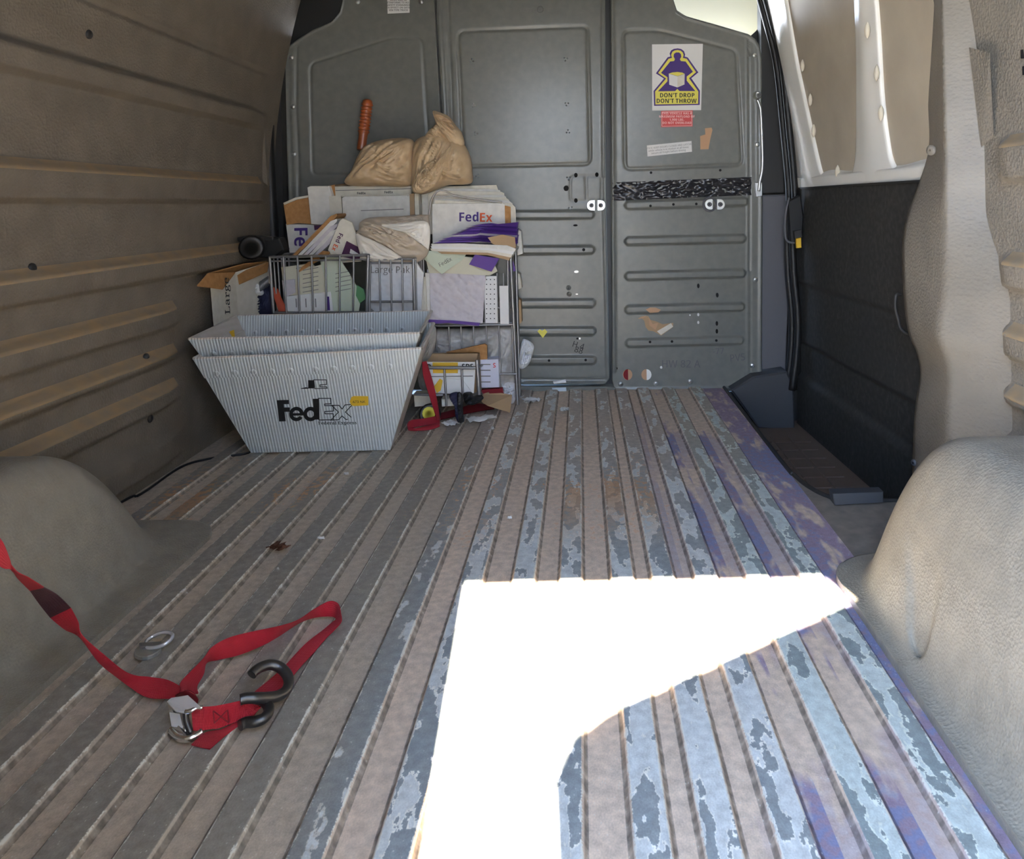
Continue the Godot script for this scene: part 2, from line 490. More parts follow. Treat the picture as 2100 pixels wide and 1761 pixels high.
# ---------------------------------------------------------------- shell of the bay
const STRIPS := [-1.05, -0.96, -0.87, -0.78, -0.69, -0.6, -0.51, -0.42, -0.317, -0.221, -0.122, -0.032, 0.066, 0.143, 0.225, 0.322, 0.424]
const FX0 := -1.16
const FX1 := 0.535
const FZ0 := -0.1
const FZ1 := 2.95
func floor_texture() -> ImageTexture:
	# 1 to 1 with the sheet: across in metres, lengthways in the square root of the distance from the sill (finer where the load is dragged in)
	var W := 2048
	var H := 2048
	var n1 := img_noise(noise(0.012, 101, FastNoiseLite.TYPE_SIMPLEX_SMOOTH, 3), 1024).get_data()
	var n2 := img_noise(noise(0.05, 102, FastNoiseLite.TYPE_SIMPLEX_SMOOTH, 4), 1024).get_data()
	var n3 := img_noise(noise(0.004, 103, FastNoiseLite.TYPE_SIMPLEX_SMOOTH, 2), 1024).get_data()
	var n4 := img_noise(noise(0.2, 104, FastNoiseLite.TYPE_SIMPLEX_SMOOTH, 2), 1024).get_data()
	var ds := PackedFloat32Array()
	var ks := PackedInt32Array()
	var xs := PackedFloat32Array()
	for i in W:
		var x := FX0 + (FX1 - FX0) * (i + 0.5) / W
		var best := 9.0
		var bk := 0
		for k in STRIPS.size():
			var d: float = x - STRIPS[k]
			if absf(d) < absf(best):
				best = d
				bk = k
		ds.append(best); ks.append(bk); xs.append(x)
	var out := PackedByteArray()
	out.resize(W * H * 4)
	var o := 0
	for j in H:
		var v := (j + 0.5) / H
		var z := FZ0 + (FZ1 - FZ0) * v * v
		var za := int(z * 900.0) & 1023
		var zb := int(z * 620.0) & 1023
		var zc := int(z * 300.0) & 1023
		var zd := int(z * 1600.0) & 1023
		var far := clampf((z - 1.5) / 0.9, 0.0, 1.0)
		var midr := clampf(1.0 - absf(z - 1.9) / 0.35, 0.0, 1.0)
		for i in W:
			var x := xs[i]
			var d := ds[i]
			var ad := absf(d)
			var k := ks[i]
			var xb := int(x * 2100.0 + k * 177) & 1023
			var a := n1[zb * 1024 + xb]            # broad patches of worn paint, longer than wide
			var b := n2[za * 1024 + (int(x * 900.0) & 1023)]
			var c := n3[zc * 1024 + (int(x * 500.0) & 1023)]
			var g := n4[zd * 1024 + (int(x * 1600.0) & 1023)]
			var r := 0.0
			var gr := 0.0
			var bl := 0.0
			var ro := 0.62
			var tone := 0.82 + 0.2 * b / 255.0 + 0.16 * g / 255.0
			if ad < 0.0195:
				# crown of a rib: grey-blue primer, pale paint left in islands with a lighter edge
				var left_dirt := clampf((-0.27 - x) / 0.12, 0.0, 1.0)
				var thr := 122.0 + left_dirt * 150.0 + far * 52.0 + (c - 128.0) * 0.35 + (10.0 if x > 0.27 else 0.0)
				var e := a + (b - 128.0) * 0.22 + (g - 128.0) * 0.05 - thr
				if e > 5.0:
					r = 204.0; gr = 207.0; bl = 204.0
					ro = 0.45
				elif e > -6.0:
					r = 234.0; gr = 232.0; bl = 222.0
					ro = 0.5
				else:
					r = lerpf(146.0, 176.0, far); gr = lerpf(152.0, 162.0, far); bl = lerpf(153.0, 147.0, far)
					ro = 0.38
				if left_dirt > 0.0 and e < 5.0:
					r = lerpf(r, 146.0, left_dirt); gr = lerpf(gr, 140.0, left_dirt); bl = lerpf(bl, 130.0, left_dirt)
					ro = lerpf(ro, 0.6, left_dirt)
				# rust and brown film toward the middle of the bay
				if c + (b - 128) * 0.6 > 158.0 and midr > 0.0 and x < 0.2:
					var t := 0.75 * midr
					r = lerpf(r, 192.0, t); gr = lerpf(gr, 142.0, t); bl = lerpf(bl, 98.0, t)
				if x > 0.25:
					r *= 0.96; gr *= 0.99; bl *= 0.98
			else:
				# valley: trodden-in brown dust
				r = 208.0; gr = 188.0; bl = 168.0
				if x < -0.3:
					r = 186.0; gr = 172.0; bl = 154.0
				var dye := clampf((x - 0.13) / 0.12, 0.0, 1.0) * clampf((c + (a - 128) * 0.5 - 92.0) / 36.0, 0.0, 1.0)
				dye *= 1.0 if d > 0.0 else 0.35
				if x > 0.44: dye = maxf(dye, clampf((a - 70.0) / 60.0, 0.0, 1.0))
				if dye > 0.0:
					var bq := clampf((b + c - 235.0) / 60.0, 0.0, 1.0)
					r = lerpf(r, lerpf(142.0, 106.0, bq), dye * 0.8); gr = lerpf(gr, lerpf(124.0, 116.0, bq), dye * 0.8); bl = lerpf(bl, lerpf(150.0, 160.0, bq), dye * 0.8)
				if b > 176 and c > 150 and x < 0.2 and midr > 0.1:
					r = lerpf(r, 190.0, 0.4); gr = lerpf(gr, 140.0, 0.4); bl = lerpf(bl, 105.0, 0.4)
			# paint knocked off along the pressed edges
			var q := absf(ad - 0.0195)
			if q < 0.0012 + 0.0014 * (b - 128) / 128.0 and a + g * 0.5 + (b - 128) * 0.3 > 186.0 + (0.0 if x > -0.45 else 12.0):
				r = 220.0; gr = 217.0; bl = 206.0
				tone = 1.0
			# dark grime lies in the foot of the pressing
			elif ad > 0.0222 and ad < 0.0275:
				var gm := 0.55 + 0.35 * b / 255.0
				r *= gm; gr *= gm; bl *= gm
			# specks and scratches
			if g > 214 and b > 150 and x > -0.9:
				r = 190.0; gr = 188.0; bl = 182.0
			out[o] = clampi(int(r * tone), 0, 255)
			out[o + 1] = clampi(int(gr * tone), 0, 255)
			out[o + 2] = clampi(int(bl * tone), 0, 255)
			out[o + 3] = int(ro * 255.0)
			o += 4
	return ImageTexture.create_from_image(Image.create_from_data(W, H, false, Image.FORMAT_RGBA8, out))
func rib_height(x: float) -> float:
	for c in STRIPS:
		var d := absf(x - c)
		if d < 0.026: return 0.009 * (1.0 - smoothstep(0.019, 0.026, d))
	return 0.0
func build_floor() -> void:
	var m := mat(Color.WHITE, 1.0)
	m.albedo_texture = floor_texture()
	m.roughness_texture = m.albedo_texture
	m.roughness_texture_channel = BaseMaterial3D.TEXTURE_CHANNEL_ALPHA
	m.texture_repeat = false
	var xs := [FX0, FX1]
	for c in STRIPS:
		for d in [-0.027, -0.0255, -0.0235, -0.021, -0.0195, -0.018, 0.0, 0.018, 0.0195, 0.021, 0.0235, 0.0255, 0.027]: xs.append(c + d)
	xs.sort()
	var nz := 90
	var P := PackedVector3Array()
	var U := PackedVector2Array()
	for j in nz + 1:
		var v := float(j) / nz
		var z := FZ0 + (FZ1 - FZ0) * v * v
		for x in xs:
			P.append(Vector3(x, rib_height(x) if z < 2.93 else 0.0, -z))
			U.append(Vector2((x - FX0) / (FX1 - FX0), v))
	var fl_ := struct_root("floor")
	var o := obj("ribbed_sheet", grid_mesh(xs.size() - 1, nz, P, U), m, fl_)
	o.set_meta("kind", "structure")
	# the flat ledge right of the ribs, cut away for the step well
	var led := []
	for p in [[0.535, -0.1], [0.535, 2.05], [0.54, 1.96], [0.553, 1.88], [0.58, 1.815], [0.62, 1.785], [0.98, 1.785], [0.98, -0.1]]: led.append(Vector3(p[0], 0, -p[1]))
	obj("side_ledge", prism(led, Vector3(0, -0.03, 0)), tri_tex(mat(Color.WHITE, 0.8), mottled(C(112, 104, 95), C(140, 130, 118), 0.02, 33), Vector3.ONE * 2), fl_)
	obj("well_riser", box(Vector3(0.52, -0.22, -2.95), Vector3(0.535, -0.001, -1.7)), M.floor_trim, fl_)
	obj("well_back", box(Vector3(0.52, -0.22, -1.785), Vector3(1.0, -0.03, -1.75)), M.floor_trim, fl_)
	# raised lip round the well
	var lip := smooth_path([Vector3(0.537, 0.002, -2.93), Vector3(0.537, 0.002, -2.07), Vector3(0.542, 0.002, -1.96), Vector3(0.555, 0.002, -1.88), Vector3(0.582, 0.002, -1.818), Vector3(0.625, 0.002, -1.789), Vector3(0.86, 0.002, -1.788)], 8)
	var inn := smooth_path([Vector3(0.585, -0.1, -2.93), Vector3(0.585, -0.1, -2.07), Vector3(0.592, -0.1, -1.98), Vector3(0.605, -0.1, -1.92), Vector3(0.63, -0.1, -1.87), Vector3(0.67, -0.1, -1.85), Vector3(0.86, -0.1, -1.84)], 8)
	obj("well_liner", surface(6, lip.size() - 1, func(u, v):
		var j := int(round(v * (lip.size() - 1)))
		var p: Vector3 = lip[j].lerp(inn[j], u)
		p.y = 0.002 - 0.14 * u * u
		return p), M.rubber, fl_)
	obj("well_lip", tube(lip, 0.006, 8), M.dark, fl_)
	obj("underbody", box(Vector3(-1.26, -0.3, -4.3), Vector3(1.04, -0.22, 0.1)), M.dark, fl_)
	obj("cab_floor", box(Vector3(-1.2, -0.22, -4.3), Vector3(1.0, -0.03, -2.96)), M.dark, fl_)
	# flat sill strip under the wheel arch's front: torn rubber edging
	obj("sill_plate", card([1708, 1012, 1812, 1008, 1812, 1030, 1712, 1036], 1.765, 0.03, 0.002), M.floor_trim, fl_)
	# step tread with its pressed grid
	var stp := struct_root("trim_1")
	obj("step_tread", box(Vector3(0.535, -0.16, -2.93), Vector3(0.95, -0.14, -1.79), 0.003), M.tread, stp)
	for i in 9:
		for j in 3:
			var x0 := 0.60 + j * 0.068
			var z0 := 1.98 + i * 0.085
			obj("tread_pad", box(Vector3(x0, -0.14, -z0 - 0.075), Vector3(x0 + 0.058, -0.1345, -z0), 0.002), M.tread, stp)

const BARS := [[1.003, 1.072], [0.743, 0.832], [0.533, 0.604], [0.395, 0.466], [0.303, 0.345], [0.183, 0.25], [0.03, 0.118]]
func tumble(y: float) -> float:
	return 0.14 * pow(maxf(0.0, (y - 0.85) / 0.75), 1.7)
func bars(y: float) -> float:
	for b in BARS:
		if y >= b[0] and y <= b[1] + 0.006:
			if y > b[1] - 0.022: return smoothstep(b[1] + 0.006, b[1] - 0.022, y)
			if y < b[0] + 0.008: return 0.8 * smoothstep(b[0], b[0] + 0.008, y)
			return lerpf(0.8, 1.0, (y - b[0]) / (b[1] - b[0]))
	# shallow upper crease
	if y > 1.2 and y < 1.215: return -0.25
	return 0.0
func left_x(y: float, z: float) -> float:
	var fade := 1.0 - (smoothstep(2.02, 2.2, z) if y < 0.5 else smoothstep(2.6, 2.78, z))
	return -1.15 + tumble(y) + 0.03 * bars(y) * fade
func build_left_wall() -> void:
	var w := struct_root("wall_left")
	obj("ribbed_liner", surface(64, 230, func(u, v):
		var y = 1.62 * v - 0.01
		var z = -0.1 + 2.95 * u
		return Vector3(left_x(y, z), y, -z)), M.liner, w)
	obj("body_shell", box(Vector3(-1.27, -0.22, -4.3), Vector3(-1.2, 1.7, 0.1)), M.van_paint, w)
	var dust := tri_tex(mat(Color.WHITE, 0.9), mottled(C(130, 121, 107), C(166, 136, 96), 0.03, 12, 0.8, 5), Vector3(1.0, 2.0, 1.0))
	for b in BARS:
		if b[1] < 0.2 or b[1] > 1.05: continue
		var z1 := 2.12 if b[1] < 0.5 else 2.7
		obj("dusty_ledge", surface(60, 6, func(u, v):
			var y: float = b[1] + 0.004 - 0.026 * v
			var z = -0.1 + (z1 + 0.1) * u
			return Vector3(left_x(y, z) + 0.0007, y + 0.0005, -z)), dust, w)
	# plastic plugs that hold the liner
	for p in [[300, 68, 1.74], [308, 858, 2.0], [287, 733, 1.97], [65, 550, 1.58]]:
		var q := at(p[0], p[1], p[2])
		var x := left_x(q.y, p[2])
		obj("liner_plug", lathe(Vector3(x - 0.002, q.y, q.z), Vector3(1, 0, 0), [0, 0.004, 0.007, 0.008, 0.008], [0.011, 0.011, 0.008, 0.003, 0.0], 12), M.dark, w)
	# edge bead where the liner meets the floor
	var bead := smooth_path([Vector3(-1.15, 0.006, 0.0), Vector3(-1.15, 0.006, -1.7), fl(290, 1012, 0.006), fl(370, 958, 0.006), fl(430, 940, 0.006), fl(510, 928, 0.006), fl(560, 905, 0.006)], 8)
	obj("liner_edge", tube(bead, 0.0032, 6), M.seal, w)
	# dark rubber and bare pillar between the liner and the bulkhead
	var seal := smooth_path(front(V([604, -40, 590, 30, 565, 100, 553, 200, 550, 300, 556, 420, 562, 560, 566, 800]), 2.82), 6)
	obj("door_seal", tube(seal, 0.022, 10), M.seal, w)
	obj("bare_pillar", box(Vector3(-1.2, -0.02, -3.0), Vector3(-1.12, 1.62, -2.85), 0.004), M.dark, w)
	for p in [[542, 150, 548, 165, 543, 235, 538, 225], [530, 262, 541, 258, 549, 380, 534, 370]]:
		obj("pillar_bracket", card(p, 2.74, 0.02, 0.002), M.liner, w)

func smooth_pos(a: float) -> float:
	return (a + sqrt(a * a + 0.005)) * 0.5
# Moulded cover over a rear wheel: FOOT is its inner edge, FRONT its end towards the cab, S the side it stands on.
func wheel_arch(n: String, label: String, s: float, foot: float, front_z: float, wall: float, mx: float, rx: float, rz: float, h: float, slot: bool) -> void:
	var hf := func(x: float, z: float) -> float:
		var e1: float = clampf(((x - foot) - mx) / rx, -0.5, 1.0)
		var e2: float = clampf(((front_z - z) - mx) / rz, -0.5, 1.0)
		var a: float = pow(pow(1.0 - e1, 2.6) + pow(1.0 - e2, 2.6), 1.0 / 2.6)
		var q: float = minf(smooth_pos(1.0 - a), 1.0)
		var y: float = 0.008 + h * (1.0 - pow(1.0 - q, 2.3))
		if slot:
			var A := Vector2(0.505, 1.14)
			var B := Vector2(0.585, 1.30)
			var p := Vector2(x, z)
			var t: float = clampf((p - A).dot(B - A) / (B - A).length_squared(), 0, 1)
			y -= 0.034 * (1.0 - smoothstep(0.010, 0.032, p.distance_to(A.lerp(B, t)))) * smoothstep(0.02, 0.07, y) * smoothstep(0.2, 0.12, y)
		return y
	var me := surface(120, 190, func(u, v):
		# plan: rounded front corner
		var uu := pow(u, 1.3)
		var x: float = foot + (wall - foot) * uu
		var z := lerpf(front_z, -0.1, pow(v, 1.25))
		var corner := 0.1
		if x < foot + corner and z > front_z - corner:
			var cx := foot + corner
			var cz := front_z - corner
			var d := Vector2(cx - x, z - cz)
			if d.length() > 0.0001:
				var k := maxf(d.x, d.y) / d.length()
				x = cx - d.x * lerpf(1.0, k, 1.0)
				z = cz + d.y * lerpf(1.0, k, 1.0)
		var edge: bool = u == 0.0 or v == 0.0
		return Vector3(s * x, -0.002 if edge else hf.call(x, z), -z))
	var t := thing(n, label, "wheel arch cover", Vector3(s * (foot + wall) * 0.5, 0, -0.7))
	obj("moulded_shell", me, M.arch, t)

func right_base(z: float) -> float:
	return 0.815 + 0.045 * clampf((2.88 - z), 0.0, 1.0)
func right_tumble(y: float) -> float:
	return 0.14 * pow(maxf(0.0, (y - 0.7) / 0.9), 1.5)
func build_right_wall() -> void:
	var w := struct_root("wall_right")
	# ribbed panel behind the side door; its bars start rearward of the door post
	var rx := func(y: float, z: float) -> float:
		return 0.845 - tumble(y) - 0.026 * bars(y) * (1.0 - smoothstep(1.47, 1.53, z)) * (1.0 if y < 0.9 else 0.0)
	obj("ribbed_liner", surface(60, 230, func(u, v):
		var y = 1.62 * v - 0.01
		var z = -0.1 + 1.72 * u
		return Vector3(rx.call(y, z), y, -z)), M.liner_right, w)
	var dust := tri_tex(mat(Color.WHITE, 0.9), mottled(C(140, 132, 118), C(178, 150, 112), 0.03, 13, 0.8, 5), Vector3(1.0, 2.0, 1.0))
	for b in BARS:
		if b[1] < 0.3 or b[1] > 1.0: continue
		obj("dusty_ledge", surface(50, 6, func(u, v):
			var y: float = b[1] + 0.004 - 0.026 * v
			var z = -0.1 + 1.58 * u
			return Vector3(rx.call(y, z) - 0.0007, y + 0.0005, -z)), dust, w)
	# door post: an oblique face towards the rear and a return towards the door, its front edge cut in a wave
	var edge_px := V([1905, -60, 1905, 0, 1903, 200, 1905, 300, 1885, 373, 1860, 440, 1850, 500, 1852, 600, 1862, 680, 1880, 725, 1886, 770, 1875, 850, 1870, 1010, 1870, 1200])
	var edge := []
	for p in edge_px: edge.append(at(p.x, p.y, 1.86))
	var crease_px := V([1928, -60, 1930, 0, 1934, 200, 1936, 300, 1937, 373, 1937, 440, 1937, 500, 1934, 600, 1923, 680, 1936, 725, 1946, 770, 1943, 850, 1937, 1010, 1935, 1200])
	var crease := []
	for p in crease_px: crease.append(at(p.x, p.y, 1.62))
	var ed := smooth_path(edge, 8)
	var cs := smooth_path(crease, 8)
	var n := ed.size() - 1
	obj("door_post", surface(24, n, func(u, v):
		var j := int(round(v * n))
		var e: Vector3 = ed[j]
		var c: Vector3 = cs[j]
		var b := Vector3(rx.call(c.y, 1.56) + 0.002, c.y, -1.575 if c.y > 0.7 else lerpf(-1.575, -1.49, smoothstep(0.7, 0.5, c.y)))
		var o := Vector3(0.92, e.y, e.z - 0.01)
		# 0..6 hidden return, 6..14 inner face, 14..24 oblique face, with a soft crease
		var k = u * 24.0
		if k <= 4.0: return o.lerp(e, k / 4.0)
		if k <= 14.0: return e.lerp(c, (k - 4.0) / 10.0)
		return c.lerp(b, (k - 14.0) / 10.0)), M.liner_right, w)
	# pressed boss on the ribbed panel
	obj("liner_boss", card([1989, 97, 2030, 108, 2038, 278, 2013, 302], [1.57, 1.492, 1.532, 1.578], 0.004, 0.001), M.liner_right, w)
	for p in [[2045, 112], [2062, 258], [2088, 145]]:
		var q := at(p[0], p[1], 1.42)
		obj("liner_slot", box(Vector3(rx.call(q.y, 1.42) - 0.004, q.y - 0.008, q.z - 0.002), Vector3(rx.call(q.y, 1.42) + 0.004, q.y + 0.008, q.z + 0.002)), M.hole, w)
	obj("liner_plug", lathe(at(1880, 948, 1.84) + Vector3(-0.006, 0, 0), Vector3(-1, 0, 0.5), [0, 0.003, 0.005, 0.005], [0.008, 0.008, 0.004, 0.0], 12), M.pillar, w)
	obj("liner_plug", lathe(at(1914, 308, 1.73) + Vector3(-0.004, 0, 0), Vector3(-1, 0, 0.5), [0, 0.004, 0.006, 0.006], [0.012, 0.012, 0.005, 0.0], 12), M.liner_right, w)
	obj("body_shell", box(Vector3(0.98, -0.22, -4.3), Vector3(1.04, 1.7, 0.1)), M.van_paint, w)
	# front pillar beside the bulkhead, with its box-shaped foot
	obj("front_pillar", card([1560, 400, 1612, 398, 1618, 600, 1610, 770, 1562, 775], 2.93, 0.08, 0.004), M.pillar, w)
	obj("front_pillar_cover", card([1560, -40, 1572, -40, 1604, 250, 1608, 396, 1562, 398], 2.94, 0.06, 0.004), M.dark, w)
	obj("pillar_foot", card([1545, 772, 1614, 762, 1628, 790, 1630, 884, 1556, 878, 1500, 800], 2.84, 0.1, 0.006), M.floor_trim, w)
	for k in 2:
		var sl := smooth_path(front(V([1548, -40, 1570, 40, 1592, 130, 1606, 260, 1618, 400, 1613, 470, 1616, 560, 1624, 650, 1622, 720, 1612, 800]), 2.86 - 0.03 * k), 6)
		var sh := []
		for p in sl: sh.append(p + Vector3(0.022 * k, 0, 0))
		obj("door_seal", tube(sh, 0.013, 10), M.seal, w)
	obj("gap_panel", card([1532, 80, 1552, 62, 1575, 30, 1600, -80, 1700, -80, 1700, 900, 1532, 900], 3.0, 0.02), M.dark, w)
	obj("clip_bracket", card([1600, 62, 1612, 60, 1624, 108, 1609, 116], 2.8, 0.015, 0.002), M.dark, w)

func build_side_door() -> void:
	var d := struct_root("door_1")
	var lo := -0.18
	var hi := 0.755
	# black hardboard, bent along three creases
	var off := func(y: float) -> float:
		if y > 0.41: return 0.0
		if y > 0.395: return 0.012 * (0.41 - y) / 0.015
		if y > 0.185: return 0.012 - 0.006 * (0.395 - y) / 0.21
		if y > 0.17: return 0.006 + 0.014 * (0.185 - y) / 0.015
		if y > 0.055: return 0.02
		if y > 0.035: return 0.02 - 0.016 * (0.055 - y) / 0.02
		return 0.004 - 0.03 * (0.035 - y)
	obj("hardboard_panel", surface(20, 150, func(u, v):
		var y := lerpf(lo, hi, v)
		var z := lerpf(1.75, 2.9, u)
		return Vector3(right_base(z) + off.call(y), y, -z)), M.board, d)
	obj("panel_edge", prism([Vector3(right_base(2.9) - 0.004, hi, -2.9), Vector3(right_base(1.75) - 0.004, hi, -1.75), Vector3(0.96, hi, -1.75), Vector3(0.96, hi, -2.9)], Vector3(0, 0.006, 0)), M.dark, d)
	# outer skin above, seen between painted struts
	var skin_x := func(y: float, z: float) -> float: return right_base(z) + 0.02 - right_tumble(y)
	obj("outer_skin", surface(20, 40, func(u, v):
		var y := lerpf(0.76, 1.62, v)
		var z := lerpf(1.75, 2.95, u)
		return Vector3(skin_x.call(y, z), y, -z)), M.skin, d)
	var strut := func(nm: String, pts: Array):
		# PTS: [y, front depth, back depth]; a rounded hat section standing 40 mm off the skin
		var m := pts.size()
		var ys := []
		var fs := []
		var bs := []
		for p in pts:
			ys.append(Vector3(p[0], p[1], p[2]))
		var sp := smooth_path(ys, 8)
		obj(nm, surface(16, sp.size() - 1, func(u, v):
			var q: Vector3 = sp[int(round(v * (sp.size() - 1)))]
			var z := lerpf(q.y, q.z, clampf((u - 0.16) / 0.68, 0.0, 1.0))
			var lift := 0.02 * smoothstep(0.0, 0.16, u) * smoothstep(1.0, 0.84, u) + 0.004 * cos((u - 0.5) * 9.0) - 0.004
			return Vector3(skin_x.call(q.x, z) - maxf(lift, -0.004), q.x, -z)), M.white, d)
	strut.call("white_strut", [[0.76, 2.86, 2.52], [0.80, 2.86, 2.6], [0.86, 2.86, 2.63], [1.0, 2.86, 2.66], [1.2, 2.86, 2.68], [1.4, 2.88, 2.66], [1.62, 2.9, 2.62]])
	strut.call("white_strut", [[0.76, 2.38, 1.99], [0.80, 2.34, 2.06], [0.86, 2.3, 2.085], [1.0, 2.25, 2.08], [1.2, 2.17, 2.03], [1.4, 2.1, 1.98], [1.62, 2.05, 1.93]])
	obj("white_rail", surface(40, 12, func(u, v):
		var z := lerpf(1.8, 2.88, u)
		var y = 0.757 + 0.052 * v + (0.016 * sin(u * 21.0) * smoothstep(0.6, 1.0, v) * 0.3)
		return Vector3(skin_x.call(y, z) - 0.019 * smoothstep(1.0, 0.7, v), y, -z)), M.white, d)
	# lumps of foam adhesive between strut and skin
	for p in [[1645, 135, 2.62], [1661, 205, 2.6], [1668, 268, 2.58], [1778, 62, 2.02], [1797, 150, 2.06], [1806, 232, 2.07], [1717, 352, 2.45], [1900, 325, 1.93]]:
		var q := at(p[0], p[1], p[2])
		obj("adhesive_lump", lathe(Vector3(q.x + 0.0, q.y - 0.022, q.z), Vector3(0, 1, 0.1), [0, 0.008, 0.022, 0.034, 0.044], [0.001, 0.006, 0.008, 0.006, 0.001], 10), M.foam, d)
	# inside latch with a yellow pull
	obj("latch_recess", card([1616, 412, 1640, 400, 1648, 440, 1644, 496, 1622, 498], 2.76, 0.03, 0.004), M.seal, d)
	obj("latch_cable", tube(smooth_path(front(V([1618, 405, 1611, 440, 1610, 480, 1616, 495, 1630, 498]), 2.75), 6), 0.004, 8), M.pillar, d)
	obj("yellow_pull", card([1633, 489, 1643, 487, 1644, 508, 1634, 509], 2.74, 0.012, 0.002), M.yellow, d)
	obj("pull_socket", card([1628, 474, 1644, 470, 1646, 486, 1630, 490], 2.745, 0.015, 0.002), M.dark, d)
	var loop := smooth_path(front(V([1848, 604, 1838, 606, 1836, 630, 1842, 655, 1846, 672, 1856, 682, 1864, 684]), 1.9), 6)
	obj("latch_loop", tube(loop, 0.0045, 8), M.dark, d)

func build_shell() -> void:
	var c := struct_root("ceiling")
	obj("roof_panel", box(Vector3(-1.27, 1.62, -2.95), Vector3(1.04, 1.72, 0.1)), M.liner, c)
	obj("cab_headliner", box(Vector3(-1.27, 1.62, -4.3), Vector3(1.04, 1.72, -2.96)), M.headliner, c)
	var r := struct_root("wall_rear")
	# rear frame with its rounded opening; the left leaf is shut, the right one stands ajar
	var pts := [Vector3(1.04, -0.22, 0.1), Vector3(1.04, 1.72, 0.1), Vector3(-0.147, 1.72, 0.1), Vector3(-0.147, 1.512, 0.1), Vector3(0.40, 1.512, 0.1), Vector3(0.46, 1.5, 0.1), Vector3(0.51, 1.465, 0.1), Vector3(0.538, 1.41, 0.1), Vector3(0.55, 1.33, 0.1), Vector3(0.56, 1.0, 0.1), Vector3(0.56, -0.22, 0.1)]
	for i in pts.size(): pts[i] -= Vector3(0, 0, 0.2)
	pts.reverse()
	obj("rear_frame", prism(pts, Vector3(0, 0, -0.04)), M.van_paint, r)
	var l := struct_root("door_2")
	obj("door_leaf", box(Vector3(-1.27, -0.22, -0.16), Vector3(-0.147, 1.72, -0.1), 0.004), M.van_paint, l)
	var a := Vector3(0.575, 0, -0.08)
	var b := Vector3(0.03, 0, 0.26)
	var lf := []
	for p in [[0.0, -0.15], [0.0, 1.35], [0.86, 1.35], [0.95, 1.33], [1.0, 1.27], [1.0, -0.15]]: lf.append(a.lerp(b, p[0]) + Vector3(0, p[1], 0))
	var r2 := struct_root("door_3")
	obj("door_leaf", prism(lf, Vector3(0.4, 0, 0.64).normalized() * 0.05), M.van_paint, r2)
	var fr := struct_root("wall_cab")
	obj("dashboard", box(Vector3(-1.27, -0.22, -4.4), Vector3(1.04, 0.75, -4.3)), M.dark, fr)
	var g := struct_root("ground")
	obj("asphalt", box(Vector3(-30, -0.95, -30), Vector3(30, -0.8, 30)), M.asphalt, g)

# ---------------------------------------------------------------- steel bulkhead
# A pressed panel: rows run between the surveyed edges XL and XR (polylines of (x, y)); grooves and ribs are stamped as relief in mm.
func zc(px: float) -> float:
	return ZP - 0.004 + 0.034 * (px - 893.0) / 350.0
class PressedSheet:
	var nu: int
	var rows: Array
	var xl: PackedFloat32Array
	var xr: PackedFloat32Array
	var h: PackedFloat32Array
	func edge(poly: Array, y: float) -> float:
		for i in poly.size() - 1:
			if y <= poly[i + 1].y: return lerpf(poly[i].x, poly[i + 1].x, clampf((y - poly[i].y) / maxf(poly[i + 1].y - poly[i].y, 0.001), 0, 1))
		return poly[-1].x
	func setup(l: Array, r: Array, y0: float, y1: float, step: float, n: int) -> void:
		nu = n
		var y := y0
		while y <= y1:
			rows.append(y)
			xl.append(edge(l, y))
			xr.append(edge(r, y))
			y += step
		h.resize(rows.size() * (nu + 1))
	func stamp(a: Vector2, b: Vector2, reach: float, fn: Callable) -> void:
		var ylo := minf(a.y, b.y) - reach
		var yhi := maxf(a.y, b.y) + reach
		var xlo := minf(a.x, b.x) - reach
		var xhi := maxf(a.x, b.x) + reach
		var ab := b - a
		var l2 := maxf(ab.length_squared(), 0.0001)
		for j in rows.size():
			if rows[j] < ylo or rows[j] > yhi: continue
			var w := maxf(xr[j] - xl[j], 0.01)
			var i0 := clampi(int(floor((xlo - xl[j]) / w * nu)), 0, nu)
			var i1 := clampi(int(ceil((xhi - xl[j]) / w * nu)), 0, nu)
			for i in range(i0, i1 + 1):
				var p := Vector2(xl[j] + w * i / nu, rows[j])
				var t := clampf((p - a).dot(ab) / l2, 0, 1)
				var d := p.distance_to(a + ab * t)
				if d < reach:
					var k := j * (nu + 1) + i
					h[k] = fn.call(h[k], d)
	func groove(pts: Array, depth: float, width: float, closed := false) -> void:
		var n := pts.size()
		for i in (n if closed else n - 1):
			stamp(pts[i], pts[(i + 1) % n], width * 2.5, func(o, d):
				var g := -depth * exp(-d * d / (width * width))
				return minf(o, g) if depth > 0 else maxf(o, g))
	func rib(a: Vector2, b: Vector2, r: float, up: float) -> void:
		stamp(a, b, r + 3.0, func(o, d): return maxf(o, up * (1.0 - smoothstep(r - 2.5, r + 1.5, d)) - 0.0012 * exp(-pow(d - r - 1.0, 2.0) / 3.0)))
func build_panel(p, n: String, parent: Node, z: float, m: Material, thick := 0.02, hung := false) -> MeshInstance3D:
	var P := PackedVector3Array()
	var U := PackedVector2Array()
	var nr = p.rows.size()
	for j in nr + 2:
		var jj := clampi(j - 1, 0, nr - 1)
		for i in p.nu + 3:
			var ii := clampi(i - 1, 0, p.nu)
			var px := lerpf(p.xl[jj], p.xr[jj], float(ii) / p.nu)
			var q := at(px, p.rows[jj], zc(px) if hung else z)
			q.z += p.h[jj * (p.nu + 1) + ii]
			if i == 0 or i == p.nu + 2 or j == 0 or j == nr + 1: q.z -= thick
			P.append(q)
			U.append(Vector2(float(ii) / p.nu, float(jj) / nr))
	return obj(n, grid_mesh(p.nu + 2, nr + 1, P, U), m, parent)
